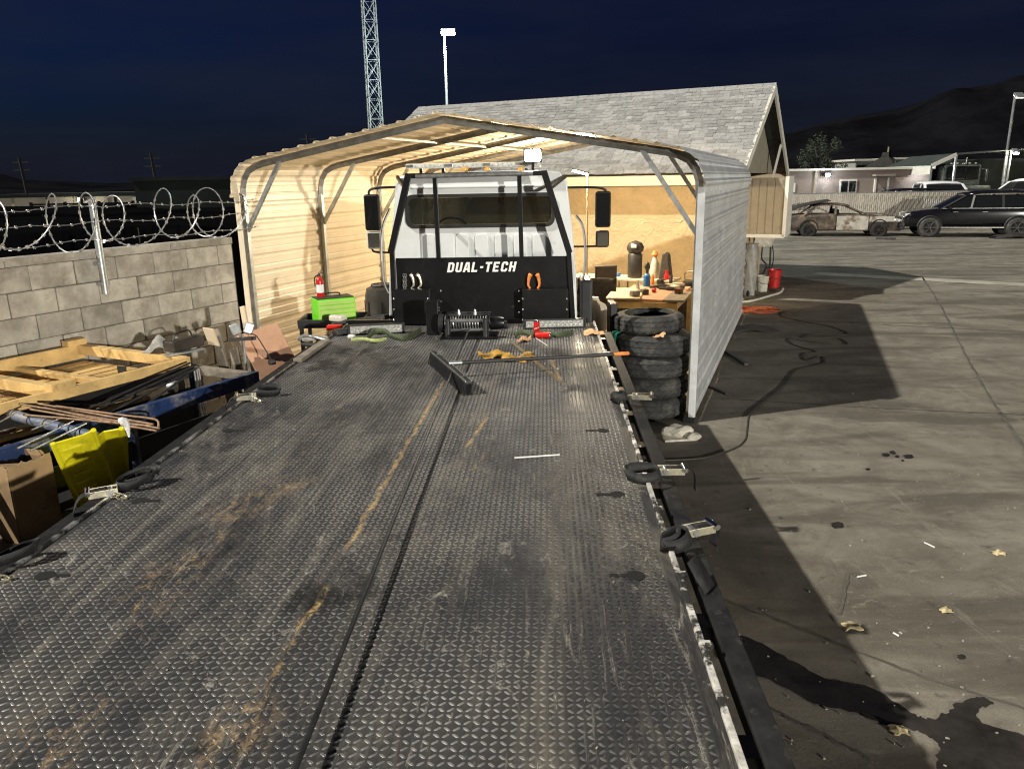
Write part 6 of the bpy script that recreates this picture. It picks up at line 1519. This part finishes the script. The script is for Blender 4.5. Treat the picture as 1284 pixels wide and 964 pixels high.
# dark conifer-like lump and small tree
def tree(name, base, h, rad, label, leaves, cat='tree', seed=1, mleaf='foliage'):
    r = random.Random(seed); e = empty(name, base, 0, label, cat); pts = [(0, 0, 0), (.05 * h, .02 * h, .3 * h), (.02 * h, -.02 * h, .6 * h), (0, 0, .8 * h)]
    tr = MB().tube(spline(pts, 4), [.05 * h * (1 - .07 * k) * .45 for k in range(13)], 8); limbs = []
    for k in range(7):
        a = k * 2.4; z = h * (.38 + .06 * k); q = V(rad * .7 * math.cos(a), rad * .7 * math.sin(a), z + .18 * h); limbs.append(q); tr.tube([V(0, 0, z * .9), (V(0, 0, z) + q) / 2 + V(0, 0, .03), q], [.014 * h, .01 * h, .004 * h], 6)
    tr.build('trunk', 'soot', e, smooth=True)
    mb = MB()
    cl = [(V(r.gauss(0, .45) * rad, r.gauss(0, .45) * rad, h * r.uniform(.42, .98)), rad * r.uniform(.2, .38)) for _ in range(26)] + [(q, rad * .3) for q in limbs]
    for i in range(leaves):
        c_, s_ = r.choice(cl); d_ = V(r.gauss(0, 1), r.gauss(0, 1), r.gauss(0, 1)).normalized() * s_ * r.random() ** .4; p_ = c_ + d_; s = r.uniform(.05, .11) * max(1, h / 6)
        u_ = V(r.gauss(0, 1), r.gauss(0, 1), r.gauss(0, 1)).normalized(); w_ = u_.orthogonal().normalized()
        mb.quad(p_ - u_ * s, p_ + w_ * s * .4, p_ + u_ * s, p_ - w_ * s * .4)
    o = mb.build('crown', mleaf, e); o['kind'] = 'stuff'
mat('foliage', (.022, .03, .016), .8, 0, .4, 3, island=.4)
p_ = PY(1025, 230, 50); tree('street_tree', V(p_.x, 50, 0), 4.9, 1.3, 'feathery tree behind the beige building, lit from below', 3600, seed=5)
p_ = PY(1108, 230, 55); e = empty('roof_vent_stack', V(p_.x, 55, 0), 0, 'dark pyramid roof with a vent pipe behind the beige building', 'roof')
MB().lathe([(1.3, 0), (1.3, 2.9), (1.5, 3.0), (.35, 3.7), (.3, 4.0), (0, 4.0)], (0, 0, 0), 4).build('roof_body', 'soot', e); MB().tube([(.1, 0, 3.9), (.1, 0, 4.35)], .06, 8).build('vent_pipe', 'gable', e)
# metal canopy and big truck at right
CYY = 44.0
cx0 = PY(1166, 225, CYY).x; can_ = empty('metal_canopy', V(cx0, CYY, 0), 0, 'dark metal canopy over the parked semi truck', 'canopy')
h1, h2 = PY(1166, 208, CYY).z, PY(1200, 194, CYY).z
mat('dark_green', (.05, .06, .055), .6, .2, .2, 2)
MB().grid([[(0, y, h1), (1.3, y, h2), (5.5, y, h2 + .25), (9.5, y, h2 - .1)] for y in (0, 5)]).build('roof_sheet', 'dark_green', can_, solid=.05)
MB().grid([[(-.05, y, h1 - .45), (-.05, y, h1)] for y in (-.05, 5.05)]).build('side_skirt', 'trim_white', can_, solid=.04)
for x in (0, 1.3):
    MB().box((x, 0, h1 / 2 if x == 0 else h2 / 2), (.1, .1, h1 if x == 0 else h2)).build('post', 'galv', can_)
MB().bar((1.3, -.03, h2), (0, -.03, h1), .06, .2).build('end_trim', 'trim_white', can_)
MB().box((5.5, 5.2, 1.7), (10, .1, 3.3)).build('back_wall', 'dark_green', can_)
for k in range(5): MB().box((6.4 + k * .42, .1, 1.55), (.10, .1, 3.1)).build('post', 'galv', can_)
tp = PY(1213, 230, 45.5); st_ = empty('semi_truck', V(tp.x, 46, 0), 0, 'dark semi truck cab parked under the metal canopy', 'truck')
MB().box((0, 1.2, 1.9), (2.2, 2.2, 2.3)).build('cab', 'dark_green', st_, bevel=.15, seg=3); MB().box((0, .06, 2.55), (1.8, .06, .75)).build('windscreen', 'tint', st_, bevel=.02)
MB().box((0, -.6, 1.3), (1.9, 1.5, 1.1)).build('bonnet', 'dark_green', st_, bevel=.15, seg=3)
for s in (-1, 1):
    MB().box((s * 1.28, -.1, 2.4), (.14, .1, .7)).build('mirror', 'chrome', st_, bevel=.03); MB().tube([(s * 1.0, .0, 2.75), (s * 1.28, -.1, 2.72)], .02, 6).build('mirror_arm', 'chrome', st_)
    MB().lathe([(.3, -.15), (.5, -.14), (.52, .0), (.5, .14), (.3, .15)], (s * .95, -.6, .52), 22, 'X').build('wheel', 'rubber', st_); MB().tube([(s * 1.15, 1.9, 1.0), (s * 1.15, 1.9, 3.4)], .07, 10).build('exhaust_stack', 'chrome', st_)
for k in range(5): MB().box((-.7 + k * .35, .15, 3.08), (.1, .08, .06)).build('roof_marker', 'clearlens', st_)
# ------------------------------------------------------------------ lamp posts
mat('lampgreen', (1, 1, 1), .3, emit=220, ecol=(.82, 1.0, .93))
mat('tower_grey', (.17, .175, .18), .6, .3, .2, 5)
def lamppost(px, py, y, label, m, r=.07, head=.7, hx=1, tilt=35):
    p_ = PY(px, py, y); e = empty('lamp_post', V(p_.x - .15 * hx, y, 0), 0, label, 'lamp post')
    MB().tube([(0, 0, 0), (0, 0, p_.z + .02)], [r * 1.2, r * .75], 12).build('pole', 'tower_grey', e, smooth=True)
    MB().lathe([(r * 2.2, 0), (r * 2.2, .04), (r * 1.4, .3)], (0, 0, 0), 12).build('base', 'galv', e)
    h_ = MB().box((.2 * hx, -.05, p_.z + .10), (head, .40, .12), rot=Matrix.Rotation(R_(tilt), 3, 'X')).build('head', 'galv', e, bevel=.03)
    MB().box((.2 * hx, -.05 + .075 * math.sin(R_(tilt)), p_.z + .10 - .075 * math.cos(R_(tilt))), (head * .85, .34, .05), rot=Matrix.Rotation(R_(tilt), 3, 'X')).build('lens', m, h_)
    return p_
pz = lamppost(561, 43, 40, 'tall lit lamp post rising behind the carport roof', 'lampgreen')
l_ = bpy.data.lights.new('lamp_post_light', 'POINT'); l_.energy = 9000; l_.color = (.84, 1, .94); l_.shadow_soft_size = .3
q_ = bpy.data.objects.new('lamp_post_light', l_); col.objects.link(q_); q_.location = pz + V(0, -.5, -.25)
mat('lampdim', (.9, .9, .85), .3, emit=3, ecol=(1, .95, .85))
lamppost(1276, 122, 45, 'tall grey lamp post with a dim twin head at the far right', 'lampdim', .09, .5)
mat('lampwarm', (1, 1, 1), .3, emit=120, ecol=(1, .95, .72))
pz = lamppost(1271, 192, 44, 'short dark lamp post with a bright warm head by the white pickup', 'lampwarm', .06, .3)
l_ = bpy.data.lights.new('lamp_post_light', 'POINT'); l_.energy = 300; l_.color = (1, .95, .75); l_.shadow_soft_size = .15
q_ = bpy.data.objects.new('lamp_post_light', l_); col.objects.link(q_); q_.location = pz + V(0, -.35, -.2)
# yard flood lamp standing behind the photographer: it lights the wall, the cab back and the tan sheets
fp = V(23.5, -37.0, 0); e = empty('yard_flood_mast', fp, 0, 'tall yard flood lamp mast behind the deck, shining on the cab', 'lamp post')
MB().tube([(0, 0, 0), (0, 0, 8.3)], [.14, .09], 12).build('pole', 'galv', e, smooth=True); MB().lathe([(.3, 0), (.3, .05), (.16, .4)], (0, 0, 0), 12).build('base', 'galv', e)
for k in (-1, 0, 1):
    h_ = MB().box((k * .55, 0, 8.45), (.45, .3, .4), rz=.56).build('lamp_head', 'galv', e, bevel=.03); MB().box((k * .55 - .09, .145, 8.43), (.38, .03, .32), rz=.56).build('lens', 'lampwhite', h_)
MB().box((0, 0, 8.25), (1.5, .1, .08)).build('cross_arm', 'galv', e)
l_ = bpy.data.lights.new('yard_flood_light', 'SPOT'); l_.energy = 100000; l_.color = (1, .95, .84); l_.shadow_soft_size = .35; l_.spot_size = R_(60); l_.spot_blend = .4
q_ = bpy.data.objects.new('yard_flood_light', l_); col.objects.link(q_); q_.location = fp + V(-.3, .45, 8.4); q_.rotation_euler = (V(-1, 8.5, 1.2) - q_.location).to_track_quat('-Z', 'Y').to_euler()
# ------------------------------------------------------------------ lattice tower
mat('tower_grey', (.17, .175, .18), .6, .3, .2, 5)
ty = 45.0; tb0 = PY(471.5, 165, ty); tw = .72; e = empty('lattice_tower', V(tb0.x, ty, 0), .35, 'tall grey lattice tower rising behind the carport', 'tower'); TH = 22
cs = [(-tw / 2, -tw / 2), (tw / 2, -tw / 2), (tw / 2, tw / 2), (-tw / 2, tw / 2)]
for x, y in cs: MB().tube([(x, y, 0), (x * .8, y * .8, TH)], .032, 8).build('leg', 'tower_grey', e, smooth=True)
z = 0; k = 0
while z < TH - 1:
    f0, f1 = 1 - .2 * z / TH, 1 - .2 * (z + 1.0) / TH
    for i in range(4):
        a, b_ = cs[i], cs[(i + 1) % 4]
        MB().bar((a[0] * f0, a[1] * f0, z), (b_[0] * f1, b_[1] * f1, z + 1.0), .02).build('diagonal', 'tower_grey', e); MB().bar((b_[0] * f0, b_[1] * f0, z), (a[0] * f1, a[1] * f1, z + 1.0), .02).build('diagonal', 'tower_grey', e)
        MB().bar((a[0] * f0, a[1] * f0, z), (b_[0] * f0, b_[1] * f0, z), .018).build('strut', 'tower_grey', e)
    z += 1.0; k += 1
# ------------------------------------------------------------------ far left beyond the wall
mat('warehouse', (.013, .016, .016), .9, 0, .2, .5, spec=0)
a, b_ = PY(168, 232, 26), PY(330, 220, 26); e = empty('dark_warehouse', V(a.x, 26, 0), 0, 'dark windowless warehouse beyond the block wall', 'warehouse'); zt_ = PY(230, 226, 26).z
MB().box(((b_.x - a.x) / 2 + 1, 6, zt_ / 2), (b_.x - a.x + 2, 12, zt_)).build('wall', 'warehouse', e); MB().box(((b_.x - a.x) / 2 + 1, 6, zt_ + .05), (b_.x - a.x + 2.2, 12.2, .12)).build('roof', 'warehouse', e)
mat('lit_wall', (.36, .33, .27), .9, 0, .1, .3)
a, b_ = PY(-160, 250, 42), PY(166, 243, 42); zt_ = PY(60, 247, 42).z; e = empty('pale_storage_building', V(a.x, 42, 0), 0, 'long pale storage building with a wall lamp beyond the razor wire', 'building')
MB().box(((b_.x - a.x) / 2, 4, zt_ / 2), (b_.x - a.x, 8, zt_)).build('wall', 'lit_wall', e); MB().box(((b_.x - a.x) / 2, 4, zt_ + .06), (b_.x - a.x + .4, 8.4, .15)).build('roof', 'warehouse', e)
for k in range(6): MB().box(((b_.x - a.x) * (.3 + .12 * k), -.05, zt_ / 2), (.15, .1, zt_)).build('pilaster', 'gable', e)
wallpack(101, 251, 41.45, 'lit lamp on the pale storage building beyond the wall', 60, (1, .92, .72))
mat('unlit_black', (.0035, .0035, .004), .95, 0, .2, 1, spec=0)  # near-black colour painted in for the unlit lot beyond the wall
for x, y, w_, d_, h_, lb in ((-9.5, 15.5, 9, 6, 1.95, 'low black filler bulk added for darkness just beyond the block wall'), (-13.5, 25.5, 10, 7, 1.9, 'long black filler bulk added for darkness in the lot beyond the wall'), (-21, 33, 14, 5, 1.85, 'distant black filler bulk added for darkness in front of the storage building')):
    e = empty('dark_filler', V(x, y, 0), R_(8), lb, 'dark filler'); mb = MB(); rows = []  # invented bulk, added so the view over the wall stays black
    for i in range(9):
        rows.append([(-w_ / 2 + w_ * i / 8, -d_ / 2, 0)] + [(-w_ / 2 + w_ * i / 8, -d_ / 2 + d_ * j / 8, h_ + .06 * math.sin(i * 2.1 + j) * math.cos(j * 1.7)) for j in range(9)] + [(-w_ / 2 + w_ * i / 8, d_ / 2, 0)])
    mb.grid(rows); mb.f += [tuple(range(11)), tuple(8 * 11 + j for j in range(11))]; mb.build('tarp', 'unlit_black', e)
    for k in range(3): MB().tube([(-w_ / 3 + k * w_ / 3, -d_ / 2 - .01, 0), (-w_ / 3 + k * w_ / 3, -d_ / 2 - .01, h_)], .012, 5).build('rope', 'black_plastic', e)
o = MB().quad((-60, 12, .006), (-3.2, 12, .006), (2, 40, .006), (-60, 40, .006)).build('painted_dark_lot', 'unlit_black', g)  # black sheet over the ground, painting the lot as unlit
# rack of pipes in front of the pale building
e = empty('pipe_rack', V(PY(40, 262, 36).x, 36, 0), 0, 'dark steel pipe rack in front of the pale storage building', 'rack'); L = PY(168, 262, 36).x - PY(40, 262, 36).x
for z in (1.9, 1.65): MB().bar((0, 0, z), (L, 0, z), .08, .08).build('rail', 'black_paint', e)
for k in range(7): MB().bar((L * k / 6, 0, 0), (L * k / 6, 0, 2.0 + .2 * (k % 2)), .1, .1).build('post', 'black_paint', e)
for px, pt, lb in ((24, 197, 'leaning dark utility pole beyond the storage building'), (189, 192, 'dark utility pole with crossarm above the warehouse'), (385, 168, 'thin dark utility pole just left of the carport roof')):
    p_ = PY(px, pt, 95); e = empty('utility_pole', V(p_.x + .3, 95, 0), 0, lb, 'utility pole', 'utility poles on the skyline')
    MB().tube([(0, 0, 0), (-.35, 0, p_.z)], [.2, .13], 8).build('pole', 'soot', e); 
    for dz in (.6, 1.5): MB().bar((-1.2, 0, p_.z - dz), (.7, 0, p_.z - dz), .1, .12).build('crossarm', 'soot', e)
